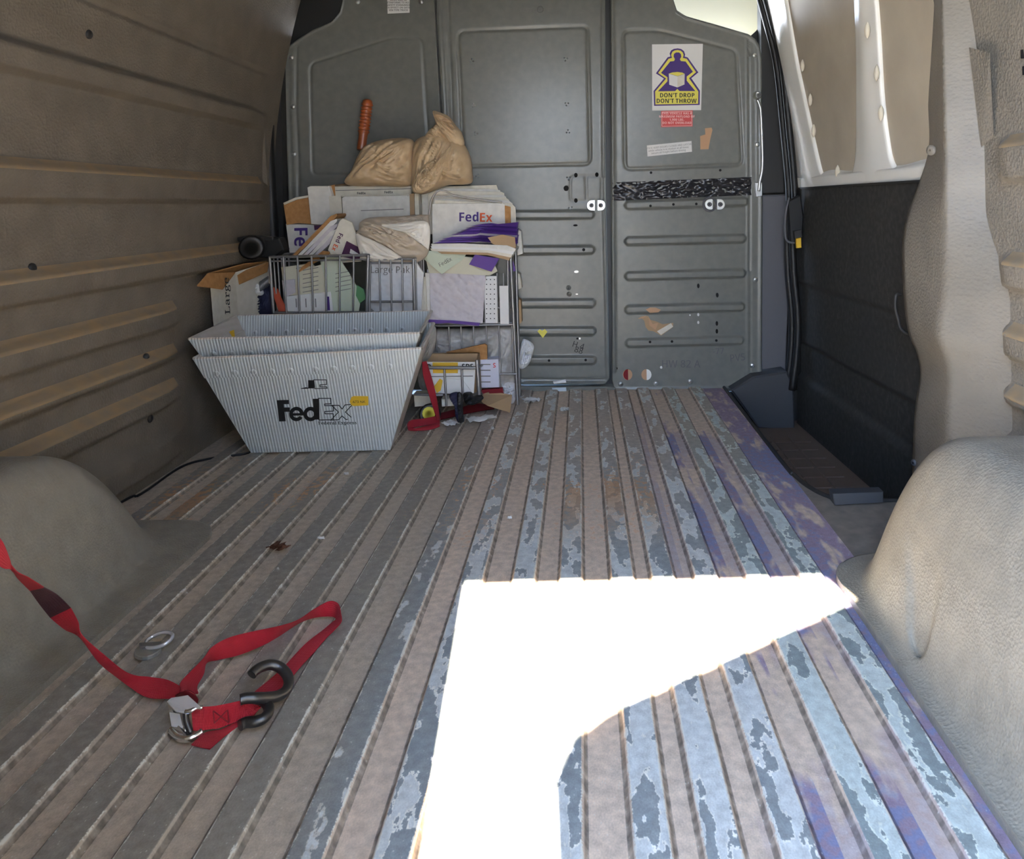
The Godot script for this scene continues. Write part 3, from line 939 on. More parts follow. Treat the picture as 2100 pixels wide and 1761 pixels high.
func rounded(pts: Array, r: float) -> Array:
	var o := []
	var n := pts.size()
	for i in n:
		var a: Vector2 = pts[(i + n - 1) % n]
		var b: Vector2 = pts[i]
		var c: Vector2 = pts[(i + 1) % n]
		var p := b + (a - b).normalized() * minf(r, (a - b).length() * 0.45)
		var q := b + (c - b).normalized() * minf(r, (c - b).length() * 0.45)
		for k in 5:
			var t := k / 4.0
			o.append(p.lerp(b, t).lerp(b.lerp(q, t), t))
	return o
func screw(parent: Node, px: float, py: float, z: float, r: float, m: Material, n := "bolt") -> void:
	obj(n, lathe(at(px, py, z) - Vector3(0, 0, 0.001), Vector3(0, 0, 1), [0, 0.002, 0.0045, 0.006, 0.006], [r * 1.25, r * 1.25, r * 0.85, r * 0.4, 0.0], 12), m, parent)
func disc(n: String, parent: Node, px: float, py: float, z: float, rx: float, ry: float, m: Material) -> void:
	var c := at(px, py, z)
	var pts := []
	for i in 14: pts.append(c + Vector3(cos(TAU * i / 14) * rx, sin(TAU * i / 14) * ry, 0.0006))
	obj(n, prism(pts, Vector3(0, 0, -0.001)), m, parent)
func build_bulkhead() -> void:
	var w := struct_root("wall_front")
	# left panel
	var L := PressedSheet.new()
	L.setup(V([704, -60, 703, 0, 697, 25, 680, 45, 640, 62, 612, 80, 596, 92, 586, 108, 583, 125, 583, 200, 592, 420, 600, 800]), V([890, -60, 891, 0, 903, 215, 912, 400, 920, 800]), -60, 800, 2.4, 130)
	L.groove(rounded(V([636, 130, 759, 91, 804, 77, 865, 79, 882, 350, 872, 357, 641, 359]), 14), 0.004, 2.4, true)
	L.groove(V([609, 96, 607, 215, 612, 330, 620, 800]), 0.0035, 2.2)
	L.groove(V([600, 100, 598, 215, 606, 420, 612, 800]), -0.002, 2.0)
	L.groove(V([704, -60, 703, 2, 697, 27, 680, 47, 640, 65, 612, 83, 596, 95, 588, 110, 586, 125, 586, 200, 595, 420, 603, 800]), -0.003, 2.5)
	build_panel(L, "left_panel", w, ZP, M.steel)
	# centre door of the bulkhead, hung a touch open on its left edge
	var dm := PressedSheet.new()
	dm.setup(V([893, -60, 893, 0, 905, 215, 914, 400, 922, 800]), V([1241, -60, 1241, 0, 1243, 400, 1247, 600, 1250, 776, 1246, 782, 1240, 788, 1238, 800]), -60, 788, 2.4, 140)
	dm.groove(rounded(V([939, 64, 1205, 54, 1211, 336, 951, 341]), 13), 0.005, 2.6, true)
	for r in [[440, 950], [512, 950], [621, 950], [678.5, 950], [738, 950]]:
		dm.rib(Vector2(r[1], r[0] + 1.5), Vector2(1210 + (r[0] - 440) * 0.014, r[0]), 8.5, 0.011)
	dm.groove(V([918, -60, 919, 0, 927, 215, 930, 400]), 0.004, 2.2)
	dm.groove(V([898, -60, 899, 0, 911, 215, 918, 400]), -0.004, 3.0)
	dm.groove(V([905, -60, 906, 0, 918, 215, 925, 400]), -0.004, 2.0)
	dm.groove(V([1236, -60, 1236, 0, 1238, 400, 1243, 600, 1246, 770]), -0.004, 3.0)
	dm.groove(rounded(V([1170, 361, 1234, 361, 1234, 412, 1170, 412]), 8), 0.002, 2.0, true)
	dm.groove(V([1202, 361, 1203, 408]), 0.002, 2.0)
	dm.groove(V([1076, 786, 1238, 786]), -0.006, 4.0)
	dm.groove(V([960, 778, 1240, 778]), 0.003, 2.5)
	var dmo := build_panel(dm, "centre_door", w, ZP, M.steel, 0.02, true)
	# right panel, cut back at the top corner
	var R := PressedSheet.new()
	R.setup(V([1252, -60, 1252, 0, 1253, 400, 1255, 700, 1255, 780, 1258, 792, 1268, 802]), V([1379, -60, 1381, 0, 1388, 22, 1406, 33, 1470, 51, 1535, 70, 1549, 80, 1558, 95, 1562, 120, 1564, 400, 1562, 770, 1558, 785, 1546, 794, 1530, 798]), -60, 802, 2.4, 130)
	R.groove(rounded(V([1278, 64, 1349, 62, 1435, 83, 1510, 103, 1522, 338, 1282, 347]), 14), 0.005, 2.6, true)
	for r in [[1290, 421, 1525, 413.5], [1290, 494.5, 1521, 489], [1290, 566, 1520, 560], [1290, 634.5, 1518, 629], [1291, 703, 1516, 697]]:
		R.rib(Vector2(r[0], r[1]), Vector2(r[2], r[3]), 8.5, 0.011)
	R.groove(V([1534, 78, 1537, 400, 1537, 790]), 0.0035, 2.0)
	R.groove(V([1531, 78, 1533, 400, 1533, 790]), -0.0015, 1.6)
	R.groove(V([1556, 100, 1559, 130, 1560, 400, 1558, 770]), -0.0035, 2.6)
	R.groove(V([1384, 0, 1391, 25, 1408, 37, 1470, 55, 1533, 74, 1547, 84, 1555, 98]), -0.004, 2.6)
	R.groove(V([1548, 90, 1552, 130, 1553, 380]), -0.002, 2.0)
	R.groove(V([1266, 799, 1400, 797, 1530, 794, 1546, 790, 1556, 782, 1559, 770]), -0.004, 2.6)
	R.groove(V([1256, -60, 1256, 0, 1257, 400, 1259, 760]), -0.006, 3.6)
	build_panel(R, "right_panel", w, ZP, M.steel)
	# what closes the gaps behind: hinge post, sill channel
	obj("sill_backing", card([1040, 770, 1270, 770, 1290, 830, 1040, 830], ZP + 0.07, 0.02), M.seal, w)
	obj("seam_post", card([885, -60, 925, -60, 945, 810, 905, 810], ZP + 0.06, 0.02), M.seal, w)
	obj("seam_post", card([1232, -60, 1262, -60, 1266, 810, 1236, 810], ZP + 0.06, 0.02), M.seal, w)
	obj("sill_channel", card([1066, 792, 1262, 793, 1440, 801, 1440, 812, 1066, 812], ZP + 0.004, 0.05, 0.003), M.steel, w)
	obj("upper_frame", card([540, -60, 706, -60, 704, 0, 698, 28, 682, 47, 640, 64, 612, 84, 590, 100, 585, 420, 540, 420], ZP + 0.03, 0.03), M.dark, w)
	# bolts, triple rivets, holes
	for p in [[598, 118], [601, 219], [603, 316], [734, 4], [864, 4]]: screw(w, p[0], p[1], ZP, 0.0075, M.zinc)
	for p in [[1547, 113], [1553, 296], [1549, 573], [1543, 749], [1273, 787], [1345, 786], [1415, 782]]: screw(w, p[0], p[1], ZP, 0.008, M.zinc)
	for p in [[968, 124], [972, 216], [976, 273], [1160, 121], [1162, 213], [1165, 270], [979, 361], [1166, 365], [1170, 427]]:
		for k in 3:
			var a = k * TAU / 3.0 + p[0]
			screw(w, p[0] + cos(a) * 3.4, p[1] + sin(a) * 3.4, zc(p[0]), 0.0026, M.zinc, "rivet")
	for p in [[1181, 359, 0.007, 0.009], [1224, 358, 0.007, 0.009], [1181, 411, 0.007, 0.009], [1161, 386, 0.01, 0.011], [1180, 462, 0.009, 0.004], [1197, 512, 0.006, 0.006], [1126, 739, 0.005, 0.005], [1201, 738, 0.005, 0.005], [1184, 694, 0.004, 0.004]]:
		disc("punched_hole", w, p[0], p[1], zc(p[0]) - (0.0115 if p[1] > 500 and p[1] != 694 else 0.0005), p[2], p[3], M.hole)
	for p in [[1335, 354, 0.005, 0.005], [1477, 349, 0.005, 0.005], [1432, 586, 0.005, 0.009], [1471, 605, 0.005, 0.009], [1470, 663, 0.005, 0.009], [1470, 679, 0.005, 0.009], [1264, 755, 0.005, 0.005]]:
		disc("punched_hole", w, p[0], p[1], ZP, p[2], p[3], M.hole)
	for p in [[1334, 422], [1381, 419], [1428, 418], [1469, 698], [1333, 701], [1378, 700]]:
		disc("punched_hole", w, p[0], p[1], ZP - 0.0115, 0.005, 0.005, M.hole)
	for p in [[1182, 557, 0.008, 0.004], [1183, 603, 0.005, 0.002], [1189, 694, 0.003, 0.004]]:
		disc("zinc_plug", w, p[0], p[1], zc(p[0]) - 0.0005, p[2], p[3], M.zinc)
	for p in [[1432, 645, 0.004, 0.006], [1432, 661, 0.004, 0.006], [1415, 646, 0.003, 0.003], [1356, 753, 0.005, 0.005]]:
		disc("zinc_plug", w, p[0], p[1], ZP - 0.0005, p[2], p[3], M.zinc)
	for p in [[1166, 590], [1167, 603]]: screw(w, p[0], p[1], zc(p[0]), 0.008, M.steel)
	# two finger holes low on the right panel, red and tan carpet of the cab behind them
	for p in [[1287, 768, M.red_dark], [1325, 768, M.white]]:
		disc("finger_hole", w, p[0], p[1], ZP - 0.0005, 0.0185, 0.021, M.tan)
		var half := []
		var c := at(p[0], p[1], ZP - 0.0015)
		var sg := 1.0 if p[0] > 1300 else -1.0
		for i in 9: half.append(c + Vector3(sg * cos(-PI / 2 + PI * i / 8) * 0.0185 + 0.002, sin(-PI / 2 + PI * i / 8) * 0.021, 0))
		obj("hole_backing", prism(half, Vector3(0, 0, -0.0006)), p[2], w)
	# chrome paddle latches
	for p in [[1213, 421, 0.0, 0], [1455, 419, 0.0, 1]]:
		var z: float = (zc(p[0]) if p[3] == 0 else ZP) - 0.012
		for k in 2:
			var cx: float = p[0] + k * (19 if p[3] == 0 else 22)
			var pl := []
			var s := -1.0 if k == 0 else 1.0
			for i in 11:
				var a := -PI / 2 + PI * i / 10
				pl.append(Vector2(cx + s * (cos(a) * 10.0 + 0.0), p[1] + sin(a) * 11.0))
			pl.append(Vector2(cx - s * 7.0, p[1] + 11))
			pl.append(Vector2(cx - s * 7.0, p[1] - 11))
			var plate := obj("latch_plate", prism(front(pl, z), Vector3(0, 0, -0.012), 0.0015), M.zinc, w)
			obj("latch_screw", lathe(at(cx, p[1], z) + Vector3(0, 0, 0.0005), Vector3(0, 0, 1), [0, 0.003, 0.004, 0.004], [0.009, 0.009, 0.006, 0.0], 12), M.pillar, plate)
		if p[3] == 1:
			var ring := []
			for i in 20: ring.append(at(p[0], p[1], z - 0.002) + Vector3(cos(TAU * i / 20) * 0.024, sin(TAU * i / 20) * 0.026, 0))
			obj("latch_ring", tube(ring, 0.0035, 8, true), M.pillar, w)
	# pull rod along the right edge
	obj("pull_rod", tube(smooth_path(front(V([1553, 205, 1557, 215, 1560, 232, 1563, 300, 1563, 345, 1558, 372, 1556, 392]), ZP - 0.015), 6), 0.006, 10), M.zinc, w)
	obj("rod_knob", lathe(at(1552, 196, ZP - 0.0) + Vector3(0, 0, 0.0), Vector3(0, 0, 1), [0, 0.008, 0.012, 0.022, 0.028, 0.03], [0.016, 0.016, 0.009, 0.014, 0.012, 0.0], 10), M.zinc, w)
	obj("rod_bracket", card([1548, 374, 1563, 374, 1563, 402, 1550, 404], ZP - 0.012, 0.012, 0.002), M.zinc, w)
	# maker's stamp pressed into the centre door, reading in mirror
	var st := lettering(w, "SNEMTUO", 1078, 20, zc(1078), 8, M.steel, 0.0, true)
	st.name = "pressed_stamp"
	st.scale = Vector3(1.3, 1.0, 3.0)
	obj("pressed_ring", tube(ring_at(1108, 19, zc(1108), 0.012), 0.0018, 6, true), M.steel, w)
	# pen scrawls on the paint
	for s in [["HW 82 A", 1396, 746, 15, 0.0], ["-77", 1473, 720, 12, 0.05], ["PVS", 1512, 733, 14, 0.1], ["H 4", 1186, 708, 12, -0.3], ["88", 1187, 718, 12, -0.3]]:
		var sc := lettering(w, s[0], s[1], s[2], ZP - 0.0005 if s[1] > 1260 else zc(s[1]) - 0.0005, s[3], M.pillar if s[1] > 1260 else M.ink, s[4], false)
		sc.name = "pen_scrawl"
func ring_at(px: float, py: float, z: float, r: float) -> Array:
	var ring := []
	for i in 18: ring.append(at(px, py, z) + Vector3(cos(TAU * i / 18) * r, sin(TAU * i / 18) * r, 0))
	return ring
# ---------------------------------------------------------------- stickers on the bulkhead
func build_stickers() -> void:
	var k := func(a: Array) -> Array: return cr(1230, 20, 4.295, a)
	var z := ZP - 0.001
	var t := thing("safety_poster", "white safety poster with purple and yellow figure holding a cube, on the grey bulkhead", "poster", at(1388, 225, ZP))
	obj("sheet", prism(front(k.call([460, 305, 908, 300, 892, 884, 462, 888]), z), Vector3(0, 0, -0.0008)), M.paper, t)
	var fig := [685, 340, 718, 346, 742, 365, 752, 395, 748, 412, 775, 420, 868, 552, 806, 603, 882, 712, 880, 838, 478, 846, 474, 715, 565, 606, 494, 560, 598, 418, 622, 412, 615, 385, 628, 358, 652, 345]
	obj("figure_outline", prism(front(k.call(fig), z - 0.0007), Vector3(0, 0, -0.0006)), M.logo_purple, t)
	var fig2 := [685, 354, 712, 360, 730, 376, 738, 398, 732, 424, 766, 432, 848, 550, 786, 603, 868, 720, 866, 828, 490, 834, 488, 720, 584, 606, 514, 557, 606, 432, 636, 424, 628, 398, 640, 370, 660, 358]
	obj("figure_band", prism(front(k.call(fig2), z - 0.0013), Vector3(0, 0, -0.0006)), M.poster_yellow, t)
	var fig3 := [620, 456, 654, 452, 662, 436, 650, 412, 654, 388, 672, 376, 698, 376, 714, 390, 718, 414, 706, 436, 714, 452, 756, 456, 820, 546, 766, 588, 766, 625, 842, 716, 702, 716, 683, 696, 664, 716, 512, 718, 596, 630, 596, 594, 540, 556]
	obj("figure", prism(front(k.call(fig3), z - 0.0019), Vector3(0, 0, -0.0006)), M.logo_purple, t)
	obj("cube_side", prism(front(k.call([608, 564, 684, 586, 684, 684, 612, 660]), z - 0.0025), Vector3(0, 0, -0.0006)), M.paper, t)
	obj("cube_side", prism(front(k.call([684, 586, 748, 566, 746, 658, 684, 684]), z - 0.0025), Vector3(0, 0, -0.0006)), M.card_warm, t)
	obj("cube_top", prism(front(k.call([608, 562, 640, 552, 684, 548, 726, 553, 748, 564, 684, 584]), z - 0.0026), Vector3(0, 0, -0.0006)), M.poster_yellow, t)
	lettering(t, "DON'T DROP", 1388.5, 195.5, z - 0.0016, 8.6, M.ink, 0.0, true, false, "lettering", 1.0)
	lettering(t, "DON'T THROW", 1387, 207, z - 0.0016, 8.6, M.ink, 0.0, true, false, "lettering", 1.0)
	t = thing("load_label", "red load-limit label with small white print under the safety poster", "label", at(1387, 260, ZP))
	obj("sheet", prism(front(k.call([540, 892, 818, 886, 818, 1028, 540, 1034]), z), Vector3(0, 0, -0.0006)), M.label_red, t)
	for q in [[548, 898, 812, 893, 812, 897, 548, 902], [548, 1024, 812, 1019, 812, 1023, 548, 1028], [546, 900, 550, 900, 550, 1026, 546, 1026], [808, 895, 812, 895, 812, 1021, 808, 1021]]:
		obj("border", prism(front(k.call(q), z - 0.0004), Vector3(0, 0, -0.0004)), M.label_pink, t)
	var ln := ["THIS VEHICLE HAS A", "MAXIMUM PAYLOAD OF", "1,900 LBS.", "DO NOT OVERLOAD"]
	for i in 4: lettering(t, ln[i], 1388, 232.5 + i * 6.5, z - 0.0002, 4.6, M.label_pink, 0.0, true)
	t = thing("notice_strip", "slanting white notice strip with tiny print, low on the right bulkhead panel", "label", at(1373, 318, ZP))
	obj("sheet", prism(front(k.call([415, 1195, 808, 1155, 812, 1250, 420, 1293]), z), Vector3(0, 0, -0.0006)), M.paper, t)
	for i in 3: lettering(t, ["NOTICE: KEEP DOORS CLOSED AND LATCHED", "while vehicle is in motion at all times", "secure all freight before driving"][i], 1371, 300 + i * 5.5, z - 0.0002, 3.6, M.grey_ink, 0.1, false)
	t = thing("torn_tape", "torn tan tape scrap right of the slanting white notice strip", "tape", at(1447, 300, ZP))
	obj("scrap", prism(front(k.call([884, 1112, 930, 1098, 926, 1044, 985, 1038, 992, 1060, 975, 1130, 962, 1200, 958, 1228, 886, 1230]), z), Vector3(0, 0, -0.0006)), M.tan, t)
	t = thing("tape_band", "wrinkled glossy black tape band across the right bulkhead panel", "tape", at(1400, 395, ZP))
	obj("band", sheet([at(1256, 412, ZP - 0.004), at(1541, 400, ZP - 0.004), at(1541, 363, ZP - 0.004), at(1256, 374, ZP - 0.004)], 0.005, 0.5, 4, 0.0014, 48, 7.0), M.tape, t)
	t = thing("torn_label", "peeled brown paper label, torn to a bird-like scrap, on the right bulkhead panel", "label", at(1345, 660, ZP))
	var b7 := func(a: Array) -> Array: return cr(1020, 320, 3.453, a)
	obj("scrap", prism(front(b7.call([1010, 1138, 1048, 1130, 1070, 1134, 1085, 1160, 1130, 1172, 1170, 1190, 1246, 1180, 1244, 1210, 1160, 1270, 1105, 1240, 1070, 1235, 1050, 1210, 1040, 1165]), z), Vector3(0, 0, -0.0006)), M.kraft_dull, t)
	obj("scrap", prism(front(b7.call([1130, 1240, 1230, 1182, 1244, 1208, 1158, 1266]), z - 0.0006), Vector3(0, 0, -0.0006)), M.card_warm, t)
	obj("curled_edge", prism(front(b7.call([1070, 1140, 1100, 1190, 1140, 1180, 1120, 1230, 1078, 1200]), z - 0.001), Vector3(0, 0, -0.0006)), M.tan, t)
	obj("curled_edge", prism(front(b7.call([996, 1148, 1046, 1132, 1052, 1138, 1004, 1154]), z - 0.001), Vector3(0, 0, -0.0006)), M.tan, t)
	t = thing("peeled_patch", "small oval of peeled paper residue above the bird-like torn label", "label", at(1338, 642, ZP))
	obj("scrap", prism(front(b7.call([1050, 1086, 1080, 1072, 1120, 1072, 1158, 1088, 1140, 1106, 1080, 1110]), ZP - 0.012), Vector3(0, 0, -0.0006)), M.tan, t)
	t = thing("yellow_sticker", "yellow heart-shaped sticker low on the centre bulkhead door", "sticker", at(1112, 692, ZP))
	obj("scrap", prism(front(b7.call([284, 1240, 300, 1226, 318, 1236, 336, 1224, 354, 1244, 322, 1288]), zc(1112) - 0.0125), Vector3(0, 0, -0.0006)), M.poster_yellow, t)
	t = thing("top_label", "white printed certification label at the top of the left bulkhead panel", "label", at(817, 25, ZP))
	obj("sheet", card([794, -12, 840, -12, 840, 26, 795, 28], z, 0.0006), M.paper, t)
	for i in 6: lettering(t, ["MFD BY VAN BODY", "GVWR 8600 LB", "CONFORMS TO ALL", "SAFETY STANDARDS", "IN EFFECT ON DATE", "VIN TYPE TRUCK"][i], 817, -5 + i * 5.2, z - 0.0002, 3.6, M.grey_ink, 0.0, true)

# ---------------------------------------------------------------- freight
func onp(px: float, py: float, a: Vector3, n: Vector3) -> Vector3:
	var eye := Vector3(0, EYE, 0)
	var d := at(px, py, 1.0) - eye
	return eye + d * ((a - eye).dot(n) / d.dot(n))
func letters_at(parent: Node, s: String, p: Vector3, h: float, m: Material, rot: Vector3, bold := true, serif := false, stretch := 1.0) -> MeshInstance3D:
	var o := lettering(parent, s, CX, CY, 1.0, h * F, m, 0.0, bold, serif)
	o.position += p - at(CX, CY, 1.0) - Vector3(0, 0, 0.0006)
	o.rotation = rot
	o.scale.x = stretch
	return o
func tote(n: String, label: String, fb: Array, ft: Array, bb: Array, bt: Array, m: Material, inner: Material) -> Node3D:
	# FB, FT, BB, BT: left and right corners of the front foot, front rim, back foot, back rim
	var t := thing(n, label, "tote", (fb[0] + fb[1] + bb[0] + bb[1]) * 0.25, "nested corrugated totes")
	var th := 0.006
	obj("front_wall", prism([fb[0], ft[0], ft[1], fb[1]], Vector3(0, 0.001, -th)), m, t)
	var bw := obj("back_wall", prism([bb[0], bt[0], bt[1], bb[1]], Vector3(0, 0.001, th)), m, t)
	obj("side_wall", prism([bb[0], bt[0], ft[0], fb[0]], Vector3(th, 0.001, 0)), inner, t)
	obj("side_wall", prism([fb[1], ft[1], bt[1], bb[1]], Vector3(-th, 0.001, 0)), inner, t)
	obj("base", prism([fb[0], fb[1], bb[1], bb[0]], Vector3(0, 0.005, 0)), m, t)
	# folded edge along the rim
	for e in [[ft[0], ft[1]], [ft[1], bt[1]], [bt[1], bt[0]], [bt[0], ft[0]]]:
		obj("rim", tube([e[0], e[0].lerp(e[1], 0.5) + Vector3(0, -0.002, 0), e[1]], 0.0042, 8), inner, t)
	# reinforcing cuffs, front outside and back inside
	var fn: Vector3 = (ft[1] - fb[0]).cross(ft[0] - fb[0]).normalized()
	if fn.z < 0: fn = -fn
	var cuff := obj("cuff", prism([ft[0].lerp(fb[0], 0.19) + fn * 0.005, ft[0] + fn * 0.005, ft[1] + fn * 0.005, ft[1].lerp(fb[1], 0.2) + fn * 0.005], -fn * 0.005, 0.0012), m, t)
	var bn: Vector3 = (bt[1] - bb[0]).cross(bt[0] - bb[0]).normalized()
	if bn.z < 0: bn = -bn
	for k in 10:
		var u := 0.07 + 0.086 * k + (0.03 if k > 4 else 0.0)
		var p: Vector3 = ft[0].lerp(ft[1], u).lerp(fb[0].lerp(fb[1], u), 0.145)
		obj("rivet", lathe(p + fn * 0.005, fn, [0, 0.002, 0.0035, 0.0035], [0.0085, 0.0085, 0.005, 0.0], 12), m, cuff)
		var q: Vector3 = bt[0].lerp(bt[1], u).lerp(bb[0].lerp(bb[1], u), 0.17)
		obj("rivet", lathe(q + bn * 0.006, bn, [0, 0.002, 0.0035, 0.0035], [0.0085, 0.0085, 0.005, 0.0], 12), m, bw)
	return t
func outline_glyph(parent: Node, pts: Array, inset: float, m: Material, place: Callable) -> void:
	# hollow letter: the band between its outline and the outline set in by INSET
	var n := pts.size()
	var inner := []
	for i in n:
		var a: Vector2 = pts[(i + n - 1) % n]
		var b: Vector2 = pts[i]
		var c: Vector2 = pts[(i + 1) % n]
		var d1 := (b - a).normalized()
		var d2 := (c - b).normalized()
		var n1 := Vector2(-d1.y, d1.x)
		var n2 := Vector2(-d2.y, d2.x)
		var bis := (n1 + n2).normalized()
		inner.append(b + bis * inset / maxf(bis.dot(n1), 0.35))
	for i in n:
		var k := (i + 1) % n
		obj("letter_outline", prism([place.call(pts[i]), place.call(pts[k]), place.call(inner[k]), place.call(inner[i])], Vector3(0, 0, -0.0006)), m, parent)
func build_totes() -> void:
	var fb := [Vector3(-0.976, 0.01, -2.207), Vector3(-0.569, 0.01, -2.207)]
	var ft := [at(397, 735, 2.08), at(865, 714, 2.08)]
	var bb := [Vector3(-0.985, 0.01, -2.40), Vector3(-0.585, 0.01, -2.40)]
	var bt := [Vector3(-1.085, 0.335, -2.43), Vector3(-0.478, 0.342, -2.43)]
	var t := tote("corrugated_tote", "lower grey corrugated plastic tote with black logo, holding another tote inside it", fb, ft, bb, bt, M.tote, M.tote_warm)
	var up := Vector3(0, 0.055, -0.004)
	var t2 := tote("corrugated_tote", "upper empty corrugated plastic tote nested inside the tote with the black logo", [fb[0] + up + Vector3(0.012, 0, -0.012), fb[1] + up + Vector3(-0.012, 0, -0.012)], [at(388, 695, 2.1), at(862, 683, 2.1)], [bb[0] + up + Vector3(0.012, 0, 0.01), bb[1] + up + Vector3(-0.012, 0, 0.01)], [at(484, 648, 2.42), at(885, 638, 2.42)], M.tote, M.tote_warm)
	# black print on the lower tote
	var nrm: Vector3 = (ft[1] - fb[0]).cross(ft[0] - fb[0]).normalized()
	if nrm.z < 0: nrm = -nrm
	var pl := func(p: Vector2) -> Vector3: return onp(p.x, p.y, fb[0] + nrm * 0.0012, nrm)
	var c4 := func(a: Array) -> Array: return cr(380, 620, 4.04, a)
	var blot := func(a: Array, nm: String) -> void:
		var o := []
		for p in (c4.call(a) if a[0] is float or a[0] is int else a): o.append(pl.call(p))
		obj(nm, prism(o, Vector3(0, 0, -0.0006)), M.ink, t)
	var arc := func(cx: float, cy: float, r: float, th: float, a0: float, a1: float) -> Array:
		var o := []
		for i in 25:
			var g := lerpf(a0, a1, i / 24.0)
			o.append_array([cx + cos(g) * r, cy + sin(g) * r])
		for i in 25:
			var g := lerpf(a1, a0, i / 24.0)
			o.append_array([cx + cos(g) * (r - th), cy + sin(g) * (r - th)])
		return o
	blot.call([757, 810, 858, 807, 860, 842, 816, 843, 818, 870, 866, 869, 868, 905, 822, 906, 832, 984, 778, 986], "letter")
	blot.call(arc.call(921.0, 924.0, 60.0, 30.0, 0.55, TAU + 0.05), "letter")
	blot.call([885, 918, 980, 916, 980, 936, 886, 938], "letter")
	blot.call(arc.call(1038.0, 924.0, 60.0, 31.0, 0.0, TAU - 0.001), "letter")
	blot.call([1056, 798, 1108, 797, 1111, 969, 1068, 971], "letter")
	outline_glyph(t, c4.call([1108, 798, 1202, 798, 1204, 836, 1150, 838, 1152, 858, 1222, 858, 1224, 896, 1152, 900, 1154, 926, 1222, 926, 1224, 968, 1112, 970]), -1.8, M.ink, pl)
	outline_glyph(t, c4.call([1222, 856, 1272, 856, 1300, 888, 1326, 852, 1378, 848, 1322, 908, 1384, 964, 1334, 966, 1298, 934, 1270, 968, 1216, 970, 1274, 908]), -1.8, M.ink, pl)
	letters_at(t, "Federal Express", pl.call(Vector2(692, 867)), 0.0105, M.ink, Vector3(-asin(nrm.y), 0, -0.01), true, true, 0.92)
	# ghost of the other tote's print below the cuff
	var q := func(a: Array, m: Material, nm: String) -> void:
		var o := []
		for p in c4.call(a): o.append(pl.call(p))
		obj(nm, prism(o, Vector3(0, 0, -0.0006)), m, t)
	q.call([1018, 644, 1066, 644, 1068, 712, 1020, 712], M.ink, "print_block")
	q.call([956, 712, 1000, 702, 1020, 706, 1020, 714, 958, 716], M.ink, "print_block")
	outline_glyph(t, c4.call([1068, 644, 1166, 644, 1168, 676, 1112, 680, 1114, 702, 1170, 702, 1172, 708, 1076, 711]), -1.5, M.ink, pl)
	var ys := thing("price_sticker", "small yellow sticker on the front of the grey tote, right of its black logo", "sticker", pl.call(Vector2(737, 822)))
	var o := []
	for p in c4.call([1378, 782, 1396, 774, 1516, 776, 1518, 850, 1400, 856, 1378, 850, 1362, 818]): o.append(pl.call(p))
	for i in o.size(): o[i] += nrm * 0.001
	obj("sheet", prism(o, -nrm * 0.0008), M.yellow, ys)
	for k in 2:
		letters_at(ys, ["473", "NK"][k], pl.call(Vector2(730 + k * 14, 823)) + nrm * 0.0016, 0.008, M.ink, Vector3(-asin(nrm.y), 0, 0.05), false)
	var y2 := thing("torn_sticker", "torn yellow sticker scrap inside the upper empty tote", "sticker", at(482, 687, 2.3))
	obj("scrap", card([470, 680, 480, 676, 482, 692, 476, 690], 2.23, 0.0008), M.yellow, y2)

